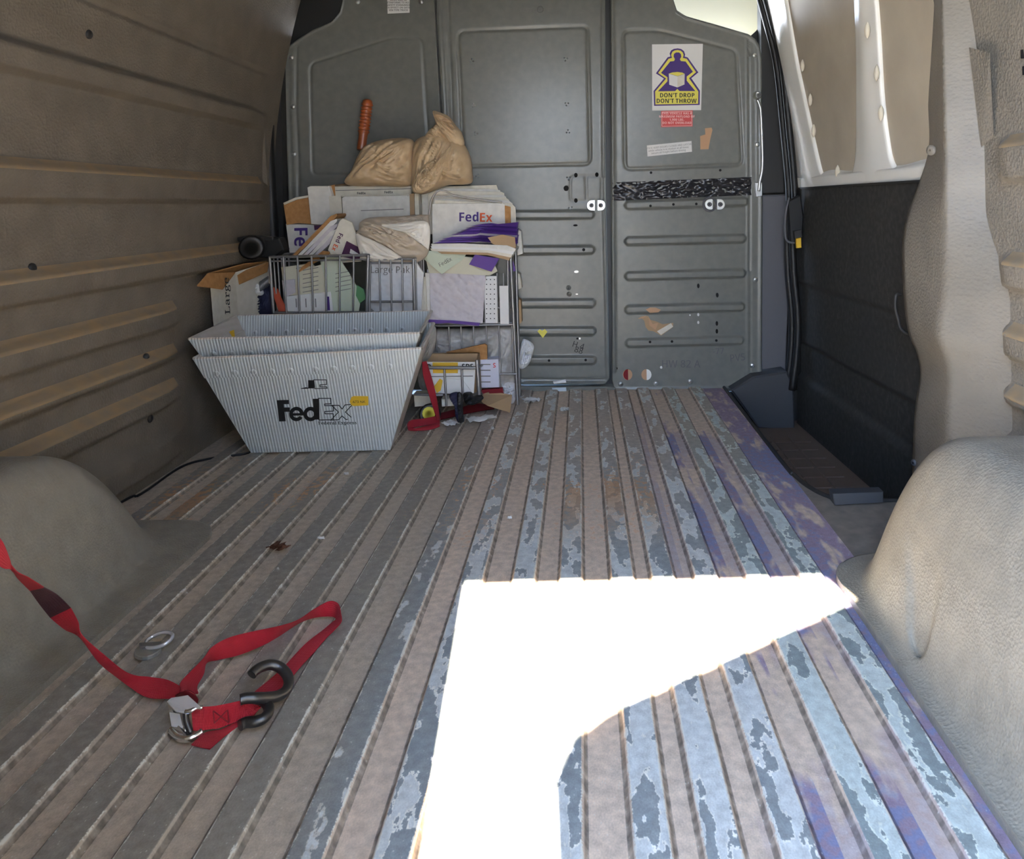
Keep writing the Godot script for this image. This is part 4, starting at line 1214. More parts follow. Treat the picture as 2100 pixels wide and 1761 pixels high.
func wire(parent: Node, a: Vector3, b: Vector3, r := 0.0032, n := "wire") -> void:
	obj(n, tube([a, b], r, 7), M.wire, parent)
func build_rack() -> void:
	var t := thing("wire_rack", "grey wire shelving rack full of packaging, against the bulkhead left of its centre door", "rack", Vector3(-0.63, 0.0, -2.7))
	# right-hand posts, shelf rails
	var fz := 2.68
	for p in [[1046, 505, 1062, 838, fz], [1057, 500, 1066, 822, 2.8]]:
		wire(t, at(p[0], p[1], p[4]), at(p[2], p[3], p[4]), 0.0062, "post")
	wire(t, at(1041, 520, fz), at(1043, 668, fz), 0.004, "post")
	wire(t, at(876, 668, fz), at(1056, 665, fz), 0.005, "rail")
	wire(t, at(880, 664, fz + 0.004), at(1056, 661, fz + 0.004), 0.003, "rail")
	wire(t, at(984, 632, fz), at(1045, 631, fz))
	for x in [993, 1019, 1032]: wire(t, at(x, 560, fz + 0.002), at(x + 2, 664, fz + 0.002), 0.0026)
	for x in [893, 920, 945, 971, 997, 1023, 1050]: wire(t, at(x, 668, fz), at(x + 4, 742 + (26 if x > 960 else 0), fz), 0.0028)
	wire(t, at(984, 768, fz - 0.004), at(1060, 766, fz - 0.004), 0.0042, "rail")
	for x in [1001, 1024]: wire(t, at(x, 742, fz), at(x + 2, 796, fz), 0.0028)
	# the low basket that holds the yellow-labelled box
	var lz := 2.5
	wire(t, at(872, 754, lz), at(978, 754, lz), 0.0055, "rail")
	wire(t, at(850, 808, lz), at(908, 810, lz), 0.005, "rail")
	for p in [[911, 756, 916, 832], [947, 758, 950, 822]]: wire(t, at(p[0], p[1], lz), at(p[2], p[3], lz), 0.004)
	for p in [[978, 738, 983, 812]]: wire(t, at(p[0], p[1], lz), at(p[2], p[3], lz), 0.007, "post")
	wire(t, at(978, 754, lz), at(990, 748, fz), 0.0045, "rail")
	wire(t, at(874, 754, lz), at(885, 748, fz), 0.0045, "rail")
	# hanging wire baskets on the left
	for bk in [[553, 527, 755, 523, 561, 641, 752, 640, 2.5], [755, 531, 848, 531, 758, 641, 850, 640, 2.52]]:
		var b := thing("wire_basket", "grey wire basket stuffed with paper forms, above the nested totes" if bk[0] < 600 else "grey wire basket right of the paper-filled basket, an envelope behind it", "basket", at(bk[4], bk[5], bk[8]), "wire baskets above the totes")
		var z: float = bk[8]
		var bz := z + 0.16
		var c0 := at(bk[0], bk[1], z)
		var c1 := at(bk[2], bk[3], z)
		var d0 := at(bk[4], bk[5], z)
		var d1 := at(bk[6], bk[7], z)
		var back := Vector3(0, 0, -0.16)
		wire(b, c0, c1, 0.0048, "rail")
		wire(b, c0 - Vector3(0, 0.014, 0), c1 - Vector3(0, 0.014, 0), 0.003, "rail")
		wire(b, c0, d0, 0.0048, "post")
		wire(b, c1, d1, 0.0055, "post")
		wire(b, d0, d1, 0.004, "rail")
		wire(b, c0, c0 + back, 0.0045, "rail")
		wire(b, c1, c1 + back, 0.0045, "rail")
		wire(b, c0 + back, c1 + back, 0.004, "rail")
		wire(b, d0, d0 + back, 0.0035, "rail")
		wire(b, d1, d1 + back, 0.0035, "rail")
		wire(b, c0 + back, d0 + back, 0.004, "post")
		wire(b, c1 + back, d1 + back, 0.004, "post")
		var nn := 7 if bk[0] < 600 else 4
		for k in range(1, nn): wire(b, c0.lerp(c1, float(k) / nn) + Vector3(0, 0, 0.003), d0.lerp(d1, float(k) / nn) + Vector3(0, 0, 0.003), 0.0032)
		for k in range(1, 5):
			wire(b, c1 + back * k / 5.0, d1 + back * k / 5.0, 0.003)
			if bk[0] < 600: wire(b, c0 + back * k / 5.0, d0 + back * k / 5.0, 0.003)
		if bk[0] > 600: wire(b, at(758, 619, z), at(852, 618, z), 0.0042, "rail")

func flat(n: String, label: String, cat: String, a: Array, z: Variant, depth: float, m: Material, group := "", bv := 0.0) -> Node3D:
	var v := V(a)
	var c := Vector2.ZERO
	for p in v: c += p / v.size()
	var zz: float = z[0] if z is Array else z
	var t := thing(n, label, cat, at(c.x, c.y, zz), group)
	obj("body" if depth > 0.02 else "sheet", card(a, z, depth, bv), m, t)
	return t
func build_boxes() -> void:
	# open carton, far left
	var t := thing("open_carton", "open white and brown carton with black letters up its side, left of the wire basket", "carton", at(470, 640, 2.4))
	obj("front_panel", card([431, 583, 483, 558, 491, 690, 440, 690], [2.28, 2.44, 2.46, 2.3], 0.004), M.card_warm, t)
	obj("side_panel", card([483, 558, 556, 535, 560, 690, 491, 690], [2.44, 2.62, 2.62, 2.46], 0.004), M.card_warm, t)
	obj("back_panel", card([484, 552, 545, 535, 560, 690, 500, 690], [2.49, 2.66, 2.66, 2.52], 0.004), M.card_warm, t)
	obj("flap", prism([at(404, 585, 2.2), at(426, 560, 2.27), at(482, 558, 2.43), at(456, 592, 2.33)], Vector3(0, -0.003, -0.002)), M.kraft, t)
	obj("flap", prism([at(426, 560, 2.28), at(500, 540, 2.46), at(548, 535, 2.6), at(490, 556, 2.5)], Vector3(0, -0.003, -0.002)), M.kraft, t)
	obj("flap", prism([at(490, 582, 2.44), at(486, 560, 2.45), at(552, 536, 2.6), at(548, 556, 2.55)], Vector3(0, -0.003, -0.002)), M.kraft, t)
	var lt := lettering(t, "Large", 466, 606, 2.335, 20, M.ink, 0.0, false, true)
	lt.basis = Basis((at(466, 600, 2.36) - at(470, 700, 2.36)).normalized(), (at(431, 583, 2.28) - at(483, 583, 2.44)).normalized(), Vector3.ZERO.lerp((at(466, 600, 2.36) - at(470, 700, 2.36)).normalized().cross((at(431, 583, 2.28) - at(483, 583, 2.44)).normalized()), 1.0))
	# dark bundle between carton and basket
	t = thing("cable_bundle", "dark bundle of cable with a bright coil, between open carton and wire basket", "cable", at(528, 610, 2.6))
	obj("sleeve", pillow(V([520, 600, 540, 575, 556, 590, 560, 640, 540, 660, 522, 655]), 2.58, 0.03, 0.03, 0.01, 12, 4), M.navy, t)
	var coil := []
	for i in 90: coil.append(at(533 + i * 0.2, 588 - i * 0.14, 2.54) + Vector3(sin(i * 0.7) * 0.006, cos(i * 0.7) * 0.016, sin(i * 0.7) * 0.012))
	obj("coil", tube(coil, 0.0022, 6), M.wire, t)
	obj("cap", pillow(V([521, 588, 530, 582, 541, 600, 534, 606, 524, 600]), 2.545, 0.012, 0.012, 0.002, 10, 7), M.paper, t)
	t = thing("rust_strap", "rust-orange strap hanging inside the left edge of the paper-filled wire basket", "strap", at(575, 610, 2.53))
	obj("web", ribbon([at(558, 588, 2.53), at(563, 612, 2.525), at(572, 640, 2.52), at(576, 655, 2.52)], [at(570, 592, 2.54), at(578, 612, 2.535), at(592, 640, 2.53), at(596, 655, 2.53)], 0.003), M.rust_strap, t)
	# top row, left to right
	t = thing("kraft_carton", "white carton with torn kraft lid and purple letters, topmost left of the pile", "carton", at(630, 520, 2.78))
	obj("body", card([586, 459, 690, 462, 690, 522, 594, 522], 2.76, 0.09, 0.002), M.card, t)
	obj("lid", card([581, 416, 606, 405, 636, 402, 640, 460, 612, 457, 588, 461], [2.755, 2.77, 2.77, 2.75, 2.745, 2.745], 0.004), M.kraft, t)
	obj("lid_edge", card([581, 416, 606, 405, 634, 400, 634, 404, 608, 409, 583, 420], 2.75, 0.02), M.card_warm, t)
	lettering(t, "Fe", 617, 485, 2.758, 27, M.logo_purple, -PI / 2 + 0.02, true)
	obj("print_block", card([644, 462, 664, 462, 662, 468, 645, 472], 2.757, 0.001), M.plum, t)
	flat("white_mailer_box", "plain white flat box standing upright behind the slanted cards, top left of the pile", "box", [630, 384, 636, 381, 674, 381, 680, 400, 684, 462, 638, 460], 2.742, 0.03, M.card, "", 0.002)
	t = flat("long_carton", "long white carton with kraft edge and two small dark logos, under the brown bag", "carton", [674, 382, 684, 380, 843, 377, 845, 402, 688, 404, 676, 402], 2.775, 0.09, M.card_warm, "", 0.002)
	obj("kraft_edge", card([674, 382, 686, 378, 688, 404, 676, 403], 2.773, 0.004), M.kraft, t)
	obj("kraft_top", prism([at(674, 381, 2.775), at(843, 377, 2.775), at(835, 374, 2.86), at(700, 377, 2.86)], Vector3(0, -0.003, 0)), M.kraft, t)
	obj("lid_line", card([688, 390, 843, 386, 843, 387.4, 688, 391.4], 2.7735, 0.0006), M.grey_ink, t)
	for p in [[741, 396], [797, 394]]: lettering(t, "FedEx", p[0], p[1], 2.774, 4.5, M.ink)
	flat("tall_envelope", "narrow white card envelope with faint upright print, beside the big blank envelope", "envelope", [674, 402, 699, 401, 703, 450, 694, 500, 682, 480], 2.735, 0.008, M.card_warm)
	t = flat("blank_envelope", "large blank white card envelope in the middle of the pile's top row", "envelope", [701, 406, 706, 403, 836, 401, 838, 452, 800, 480, 705, 470], 2.73, 0.012, M.card, "", 0.001)
	obj("crease", card([740, 431, 828, 428, 828, 429.4, 740, 432.4], 2.7294, 0.0004), M.grey_ink, t)
	for k in 3: flat("edge_envelope", ["white envelope edge beside the kraft divider, right of the blank envelope", "kraft card divider standing between white envelopes in the top row", "white envelope edge right of the kraft divider in the top row"][k], "envelope", [[829, 403, 840, 402, 841, 443, 830, 442], [840, 398, 849, 396, 850, 440, 841, 441], [850, 397, 858, 395, 860, 441, 851, 440]][k], 2.728 - k * 0.002, 0.05, [M.card, M.kraft_dull, M.card_warm][k])
	# fan of white envelopes, right: each steps up and to the right behind the one before
	var fan := [[858, 395, 889, 383, 1018, 379, 1022, 390, 1026, 470, 862, 470], [866, 394, 890, 386, 1010, 388, 1026, 390, 1030, 480, 866, 480], [878, 398, 892, 391, 1028, 393, 1034, 396, 1038, 480, 878, 480], [888, 402, 1032, 399, 1038, 404, 1044, 482, 888, 482], [889, 404, 1037, 405, 1044, 410, 1050, 486, 889, 486], [890, 407, 1043, 411, 1051, 417, 1055, 492, 890, 490], [891, 410, 1049, 417, 1057, 425, 1060, 497, 891, 494]]
	for k in fan.size():
		flat("card_envelope", "white card envelope, %s, fanned behind the logo envelope" % ["backmost of seven", "second from the back", "third from the back", "middle one of seven", "third from the front", "second from the front", "frontmost of seven"][k], "envelope", fan[k], 2.78 - k * 0.012, 0.004, M.card if k % 2 else M.card_warm, "fanned white card envelopes", 0.0005)
	t = flat("logo_envelope", "white card envelope with purple and orange logo, front of the fanned white stack", "envelope", [886, 418, 1031, 416, 1040, 421, 1042, 500, 887, 500], 2.70, 0.01, M.card, "", 0.001)
	var fx := lettering(t, "Fed", 965, 445, 2.6995, 18, M.logo_purple)
	fx.position += Vector3(-0.006, 0, 0)
	lettering(t, "Ex", 996, 446, 2.6995, 18, M.orange)
	flat("kraft_strip", "kraft card edge showing at the right side of the logo envelope", "card", [1035, 421, 1047, 424, 1048, 462, 1036, 460], 2.697, 0.004, M.kraft)
	# string round the fan
	t = thing("paper_tie", "grey cord looped over the fanned white envelopes", "cord", at(930, 400, 2.69))
	obj("strand", tube(smooth_path(front(V([880, 440, 884, 412, 893, 396, 902, 390, 914, 392, 930, 400, 960, 406, 1000, 411, 1030, 415]), 2.695), 6), 0.0035, 8), M.wrap, t)
	# purple soft envelopes piled in a fan
	for k in 9:
		var y := 497.0 - k * 4.4
		var x0 := 887.0 + k * 9.5
		var o := [x0, y + 2, x0 + 40, y - 7 + k * 0.4, 1000, y - 13 + k * 1.6, 1060 + (k % 3), y - 6, 1060, y + 3, 985, y - 2, x0 + 50, y + 1]
		flat("purple_envelope", "purple soft envelope, %s in the fanned purple heap under the logo" % ["lowest", "second from the bottom", "third from the bottom", "fourth from the bottom", "middle one", "fourth from the top", "third from the top", "second from the top", "topmost"][k], "envelope", o, [2.64, 2.64, 2.65, 2.66, 2.64, 2.635, 2.632], 0.05, (M.lilac if k == 3 else (M.purple if k % 2 == 0 else M.logo_purple)), "purple soft envelopes")
	flat("tan_flap", "tan torn card flap over the right end of the purple envelopes", "card", [1000, 487, 1030, 481, 1056, 486, 1058, 508, 1040, 512, 1010, 500], 2.628, 0.004, M.kraft_dull)
	for k in 4:
		flat("flat_envelope", "flat envelope %s of four under the purple heap" % ["topmost", "second from the top", "third from the top", "lowest"][k], "envelope", [884 - k, 500 + k * 5, 940, 499 + k * 5, 1040, 503 + k * 6, 1058 - k * 4, 510 + k * 6, 1056 - k * 4, 516 + k * 6, 1000, 508 + k * 5, 886, 505 + k * 5], 2.625 + 0.002 * k, 0.14, [M.card, M.paper, M.card_warm, M.kraft_dull][k], "flat envelopes under the purple heap")
	# leaning flat cartons
	for k in 5:
		var dy := k * 7.5
		flat("leaning_carton", "flattened %s in the slanted stack behind the wire basket" % ["kraft-edged carton on top", "white carton second from the top", "lilac-white carton in the middle", "white carton fourth from the top", "lilac-white carton at the bottom"][k], "carton", [597 + k * 11, 526, 678, 443 + dy * 1.4, 690, 438 + dy * 1.4, 692, 441 + dy * 1.4, 690, 445 + dy * 1.4, 604 + k * 11, 527], 2.60 - k * 0.006, 0.1, [M.kraft, M.card, M.lilac, M.card, M.lilac][k], "slanted stack of flattened cartons")
	t = flat("tilted_envelope", "white envelope tilted right, with small logo and large dark plum corner print", "envelope", [697, 452, 703, 448, 722, 456, 737, 500, 740, 536, 690, 540, 672, 512], 2.565, 0.01, M.card_warm, "", 0.001)
	obj("print_block", card([711, 494, 736, 507, 740, 534, 699, 526], 2.5635, 0.0008), M.plum, t)
	obj("print_gap", card([719, 510, 735, 520, 738, 526, 717, 519], 2.5628, 0.0004), M.paper, t)
	lettering(t, "Fed", 696, 488, 2.5638, 9, M.plum, -PI / 2 - 0.42)
	lettering(t, "Ex", 687, 507, 2.5638, 9, M.orange, -PI / 2 - 0.42)
	flat("kraft_flap", "orange-brown kraft flap sticking out of the paper-filled wire basket", "card", [618, 548, 662, 514, 676, 516, 674, 524, 640, 542, 610, 560], 2.53, 0.004, M.kraft)
	# tan poly mailers heaped in the middle
	t = thing("poly_mailer", "crumpled tan poly mailer draped over the middle of the pile, above the second basket", "mailer", at(810, 490, 2.55))
	obj("film", pillow(V([736, 470, 738, 456, 760, 446, 820, 443, 872, 440, 880, 448, 882, 500, 870, 530, 830, 540, 780, 512, 733, 482]), 2.57, 0.045, 0.03, 0.012, 7, 21, 0.6, 0.0, Vector2(1, -0.6)), M.mailer, t)
	t = thing("cream_mailer", "cream mailer corner folded out below the crumpled tan poly mailer", "mailer", at(775, 515, 2.53))
	obj("film", pillow(V([730, 480, 750, 486, 790, 505, 826, 530, 810, 536, 745, 534, 738, 520]), 2.525, 0.016, 0.02, 0.006, 6, 23, 0.6, 0.0, Vector2(1, -0.7)), M.mailer_white, t)
	t = thing("speckled_mailer", "pale speckled mailer end on the right of the tan poly mailer", "mailer", at(865, 480, 2.55))
	obj("film", pillow(V([780, 462, 830, 456, 878, 456, 880, 508, 868, 504, 830, 478]), 2.528, 0.014, 0.02, 0.004, 8, 27, 0.6, 0.0, Vector2(1, 0.2)), M.mailer_white, t)
	t = flat("large_pak", "large white plastic pack with grey print, behind the bars of the second basket", "envelope", [757, 532, 848, 530, 868, 560, 862, 650, 757, 650], 2.56, 0.012, M.plastic_white, "", 0.002)
	lettering(t, "Large Pak", 800, 553, 2.5592, 13.5, M.grey_ink, 0.0, false, false)
	# papers in the left basket
	var forms := [["form_sheet", "cream printed form sheet tucked behind the left bars of the paper-filled basket", [576, 548, 640, 540, 660, 560, 652, 606, 588, 604], M.cream_paper, 2.55, 4], ["form_sheet", "sage printed form sheet slanting down the right half of the paper-filled basket", [655, 528, 690, 520, 716, 560, 742, 605, 735, 640, 684, 644], M.green_paper, 2.53, 5], ["form_sheet", "cream form pad in the middle of the paper-filled basket", [600, 558, 676, 538, 684, 600, 588, 606], M.cream_paper, 2.54, 6]]
	for f in forms:
		t = flat(f[0], f[1], "paper", f[2], f[4], 0.003, f[3], "")
		var c := Vector2.ZERO
		for p in V(f[2]): c += p / (f[2].size() / 2.0)
		for k in f[5]:
			var y: float = c.y - 22 + k * 9
			obj("print_line", card([c.x - 16, y, c.x + 16, y - 6, c.x + 16, y - 4.6, c.x - 16, y + 1.4], f[4] - 0.0006, 0.0004), M.grey_ink, t)
	flat("green_form", "bright green paper corner at the right end of the paper-filled basket", "paper", [732, 584, 745, 592, 751, 612, 738, 622, 730, 606], 2.526, 0.003, mat(C(94, 146, 98), 0.8))
	flat("grey_note", "grey-lilac scrap of paper at the left bars of the paper-filled basket", "paper", [578, 575, 604, 572, 606, 600, 584, 610], 2.535, 0.003, M.lilac)
	t = flat("white_booklet", "white booklet with purple spine mark low in the paper-filled basket", "booklet", [584, 608, 678, 598, 684, 640, 590, 640], 2.528, 0.012, M.paper, "", 0.001)
	obj("spine_mark", card([668, 608, 675, 608, 677, 636, 671, 636], 2.5272, 0.0006), M.logo_purple, t)
	for k in 3: obj("print_line", card([606 + k * 20, 612, 608 + k * 20, 612, 609 + k * 20, 630, 607 + k * 20, 630], 2.5272, 0.0004), M.grey_ink, t)
	# draped papers at the right of the rack
	t = thing("draped_form", "sage carbon form draped over the rack's front, pointing down like a triangle", "paper", at(915, 535, 2.64))
	obj("sheet", card([852, 517, 870, 514, 960, 516, 948, 533, 906, 562, 880, 540], [2.62, 2.62, 2.66, 2.64, 2.62, 2.62], 0.002), M.green_paper, t)
	lettering(t, "FedEx", 913, 537, 2.615, 8, M.grey_ink, 0.5, false)
	flat("draped_sheet", "cream sheet hanging below the triangular sage form on the rack's front", "paper", [870, 516, 970, 528, 1012, 535, 1020, 556, 1005, 565, 912, 560, 880, 560], 2.65, 0.002, M.cream_paper)
	flat("purple_card", "single purple card on top of the cream sheet at the rack's right front", "card", [974, 522, 1024, 530, 1008, 557, 962, 542], 2.63, 0.003, M.purple)
	t = thing("lilac_envelope", "big crumpled lilac-grey envelope hanging on the rack's front", "envelope", at(940, 610, 2.64))
	obj("film", sheet([at(876, 660, 2.645), at(990, 662, 2.645), at(996, 562, 2.655), at(876, 552, 2.655)], 0.006, 1.4, 31, 0.004), M.lilac, t)
	obj("print_strip", card([878, 655, 930, 657, 985, 662, 982, 668, 920, 662, 880, 664], 2.64, 0.002), M.purple, t)
	flat("left_strip", "narrow pale card between second basket and lilac envelope", "card", [856, 568, 872, 568, 876, 640, 862, 636], 2.62, 0.01, M.card_warm)
	flat("left_strip", "slim white envelope edge right beside the lilac envelope's left side", "card", [872, 560, 880, 560, 882, 650, 876, 650], 2.63, 0.01, M.card)
	t = flat("dotted_strip", "white strip of dotted labels right of the lilac-grey envelope", "label strip", [992, 566, 1018, 566, 1020, 662, 996, 662], 2.672, 0.004, M.paper)
	for k in 9:
		for j in 3: obj("print_dot", card([997 + j * 8, 572 + k * 10, 999 + j * 8, 572 + k * 10, 999 + j * 8, 574 + k * 10, 997 + j * 8, 574 + k * 10], 2.6714, 0.0004), M.ink, t)
	flat("white_slip", "white slip with an arrow mark behind the rack's right bars", "paper", [1024, 586, 1042, 586, 1044, 664, 1026, 664], 2.674, 0.003, M.paper)
	flat("purple_scrap", "purple foil scrap between the rack's right posts", "scrap", [1040, 530, 1052, 536, 1058, 556, 1044, 556], 2.72, 0.01, M.purple)
	for k in 3: flat("side_mailer", ["white mailer edge standing right of the rack's posts, at the top", "white mailer edge right of the rack's posts, at mid height", "kraft card edge right of the rack's posts above the wrapped bundle"][k], "mailer", [[1060, 470, 1068, 474, 1072, 520, 1060, 524], [1058, 558, 1066, 562, 1070, 590, 1058, 596], [1058, 610, 1068, 616, 1070, 660, 1058, 672]][k], 2.83, 0.05, [M.card, M.card_warm, M.kraft_dull][k])
	# wrapped bundle on the lower shelf
	t = thing("wrapped_bundle", "bundle wrapped in grey plastic film on the rack's lower shelf", "bundle", at(965, 735, 2.72))
	obj("film", pillow(V([866, 690, 880, 674, 960, 672, 1052, 670, 1056, 740, 1054, 800, 1000, 812, 930, 806, 866, 800, 858, 740]), 2.76, 0.05, 0.06, 0.016, 8, 41, 0.35, 0.0, Vector2(0.5, 1)), M.wrap, t)
	t = thing("plastic_film", "grey plastic film bulging out beside the totes' right corner", "film", at(878, 690, 2.6))
	obj("film", pillow(V([862, 700, 880, 668, 894, 672, 894, 700, 884, 730, 866, 744, 856, 730]), 2.6, 0.02, 0.03, 0.008, 9, 44, 0.5, 0.0, Vector2(0.5, 1)), M.wrap, t)
	flat("kraft_wedge", "kraft cardboard wedge behind the yellow-labelled box on the lower shelf", "card", [915, 722, 994, 705, 999, 708, 999, 738, 980, 740, 918, 728], 2.66, 0.01, M.kraft)
	t = flat("small_carton", "small lilac-white carton with tiny print on the lower shelf, right of the yellow label", "carton", [981, 738, 1022, 736, 1024, 794, 985, 795], 2.655, 0.05, mat(C(206, 206, 220), 0.7), "", 0.001)
	lettering(t, "S", 1014, 749, 2.6544, 9, M.label_red)
	for k in 4: obj("print_line", card([986, 746 + k * 12, 1006, 746 + k * 12, 1006, 748 + k * 12, 986, 748 + k * 12], 2.6544, 0.0004), M.grey_ink, t)
	# box with the yellow label
	t = thing("yellow_label_box", "open white box with a yellow label and black letters, low in the front basket", "box", at(925, 800, 2.55))
	obj("front_panel", card([875, 742, 976, 742, 972, 806, 886, 806], 2.53, 0.004, 0.001), M.paper, t)
	obj("back_panel", card([880, 724, 982, 722, 984, 800, 890, 800], 2.66, 0.004), M.kraft_dull, t)
	obj("side_panel", card([976, 742, 984, 722, 988, 800, 972, 806], [2.53, 2.66, 2.66, 2.53], 0.003), M.kraft_dull, t)
	obj("inner_card", card([876, 726, 980, 724, 978, 744, 878, 744], 2.60, 0.003), M.kraft_dull, t)
	obj("yellow_label", card([887, 743, 939, 743, 939, 765, 888, 765], 2.5288, 0.0008), M.yellow, t)
	lettering(t, "D", 880, 751, 2.5294, 9, M.ink)
	lettering(t, "SDS", 959, 751, 2.5294, 10, M.ink)
	obj("print_line", card([880, 771, 970, 770, 970, 772, 880, 773], 2.5288, 0.0006), M.grey_ink, t)
	obj("print_patch", card([890, 792, 902, 776, 908, 780, 904, 800, 896, 806], 2.5286, 0.0006), M.yellow, t)
	lettering(t, "AD", 925, 795, 2.5294, 11, M.ink, 0.6)
	flat("white_envelope", "white envelope leaning in front of the yellow-labelled box", "envelope", [910, 776, 948, 778, 966, 802, 940, 808, 908, 806], 2.524, 0.003, M.paper)
	# clear-film tuft at the rack's right
	t = thing("film_tuft", "tuft of crumpled white plastic film sticking out right of the rack", "film", at(1082, 725, 2.8))
	obj("film", pillow(V([1070, 700, 1080, 696, 1094, 706, 1094, 720, 1086, 744, 1072, 756, 1064, 748]), 2.8, 0.02, 0.03, 0.01, 12, 51, 0.5, 0.3), M.plastic_white, t)
	t = thing("film_wad", "wad of white plastic film on the floor at the rack's right foot", "film", at(1040, 790, 2.7))
	obj("film", pillow(V([1022, 788, 1030, 780, 1056, 786, 1060, 810, 1050, 830, 1030, 822, 1020, 804]), 2.74, 0.025, 0.03, 0.012, 14, 53, 0.5, 0.3), M.plastic_white, t)
	# brown bag, in two lobes
	t = thing("brown_bag", "brown plastic bag tied in the middle, slumped on top of the pile", "bag", at(840, 375, 2.76))
	obj("lobe", pillow(V([710, 378, 722, 350, 734, 322, 752, 298, 790, 286, 830, 283, 850, 292, 852, 330, 850, 378, 780, 382]), 2.76, 0.075, 0.06, 0.013, 5, 61, 0.5, 0.0, Vector2(1, 0.7)), M.bag, t)
	obj("lobe", pillow(V([850, 294, 872, 278, 905, 272, 930, 280, 952, 296, 965, 322, 969, 350, 966, 376, 920, 380, 880, 395, 862, 398, 846, 388, 846, 340]), 2.74, 0.08, 0.06, 0.015, 5, 63, 0.5, 0.0, Vector2(0.35, 1)), M.bag, t)
	obj("collar", pillow(V([872, 284, 880, 268, 894, 254, 888, 228, 906, 232, 922, 240, 934, 256, 948, 274, 952, 300, 930, 304, 900, 288]), 2.73, 0.05, 0.04, 0.012, 7, 65, 0.5, 0.0, Vector2(0.7, -0.7)), M.bag, t)
	obj("tail", pillow(V([846, 380, 860, 350, 880, 330, 905, 322, 922, 300, 925, 304, 912, 340, 894, 380, 866, 396, 848, 394]), 2.665, 0.025, 0.02, 0.012, 12, 67, 0.5, 0.0, Vector2(-0.5, 1)), M.bag, t)
	obj("mouth", pillow(V([893, 234, 906, 236, 920, 244, 926, 252, 910, 250, 898, 246]), 2.685, 0.004, 0.004, 0.002, 12, 69), M.kraft_dull, t)
	# amber handle
	t = thing("amber_handle", "amber ribbed plastic handle standing upright behind the brown bag", "handle", at(741, 305, 2.82))
	var hh := [0.0, 0.0]
	var rr := [0.0, 0.015]
	for i in 12: hh.append(0.004 + i * 0.005); rr.append(0.0165)
	for i in 34: hh.append(0.068 + i * 0.0032); rr.append(0.0195 + 0.0026 * sin(i * TAU / 4.0))
	for p in [[0.18, 0.0195], [0.188, 0.018], [0.194, 0.012], [0.197, 0.0]]: hh.append(p[0]); rr.append(p[1])
	obj("grip", lathe(at(741, 308, 2.83), at(754, 208, 2.85) - at(741, 308, 2.83), hh, rr, 18), M.amber, t)
	# black strap-winder on the left wall
	t = thing("belt_reel", "black strap reel fixed at the foot of the dark pillar, left of the pile", "reel", at(530, 508, 2.5))
	obj("drum", lathe(at(520, 506, 2.52), Vector3(0.3, 0.0, 1), [0, 0, 0.006, 0.05, 0.056, 0.056], [0.0, 0.034, 0.04, 0.04, 0.032, 0.0], 20), M.seal, t)
	obj("housing", card([530, 486, 572, 488, 582, 512, 560, 530, 530, 528, 524, 506], 2.54, 0.05, 0.004), M.seal, t)
	obj("arm", card([480, 488, 510, 482, 560, 486, 560, 492, 490, 496], 2.53, 0.03, 0.003), M.dark, t)

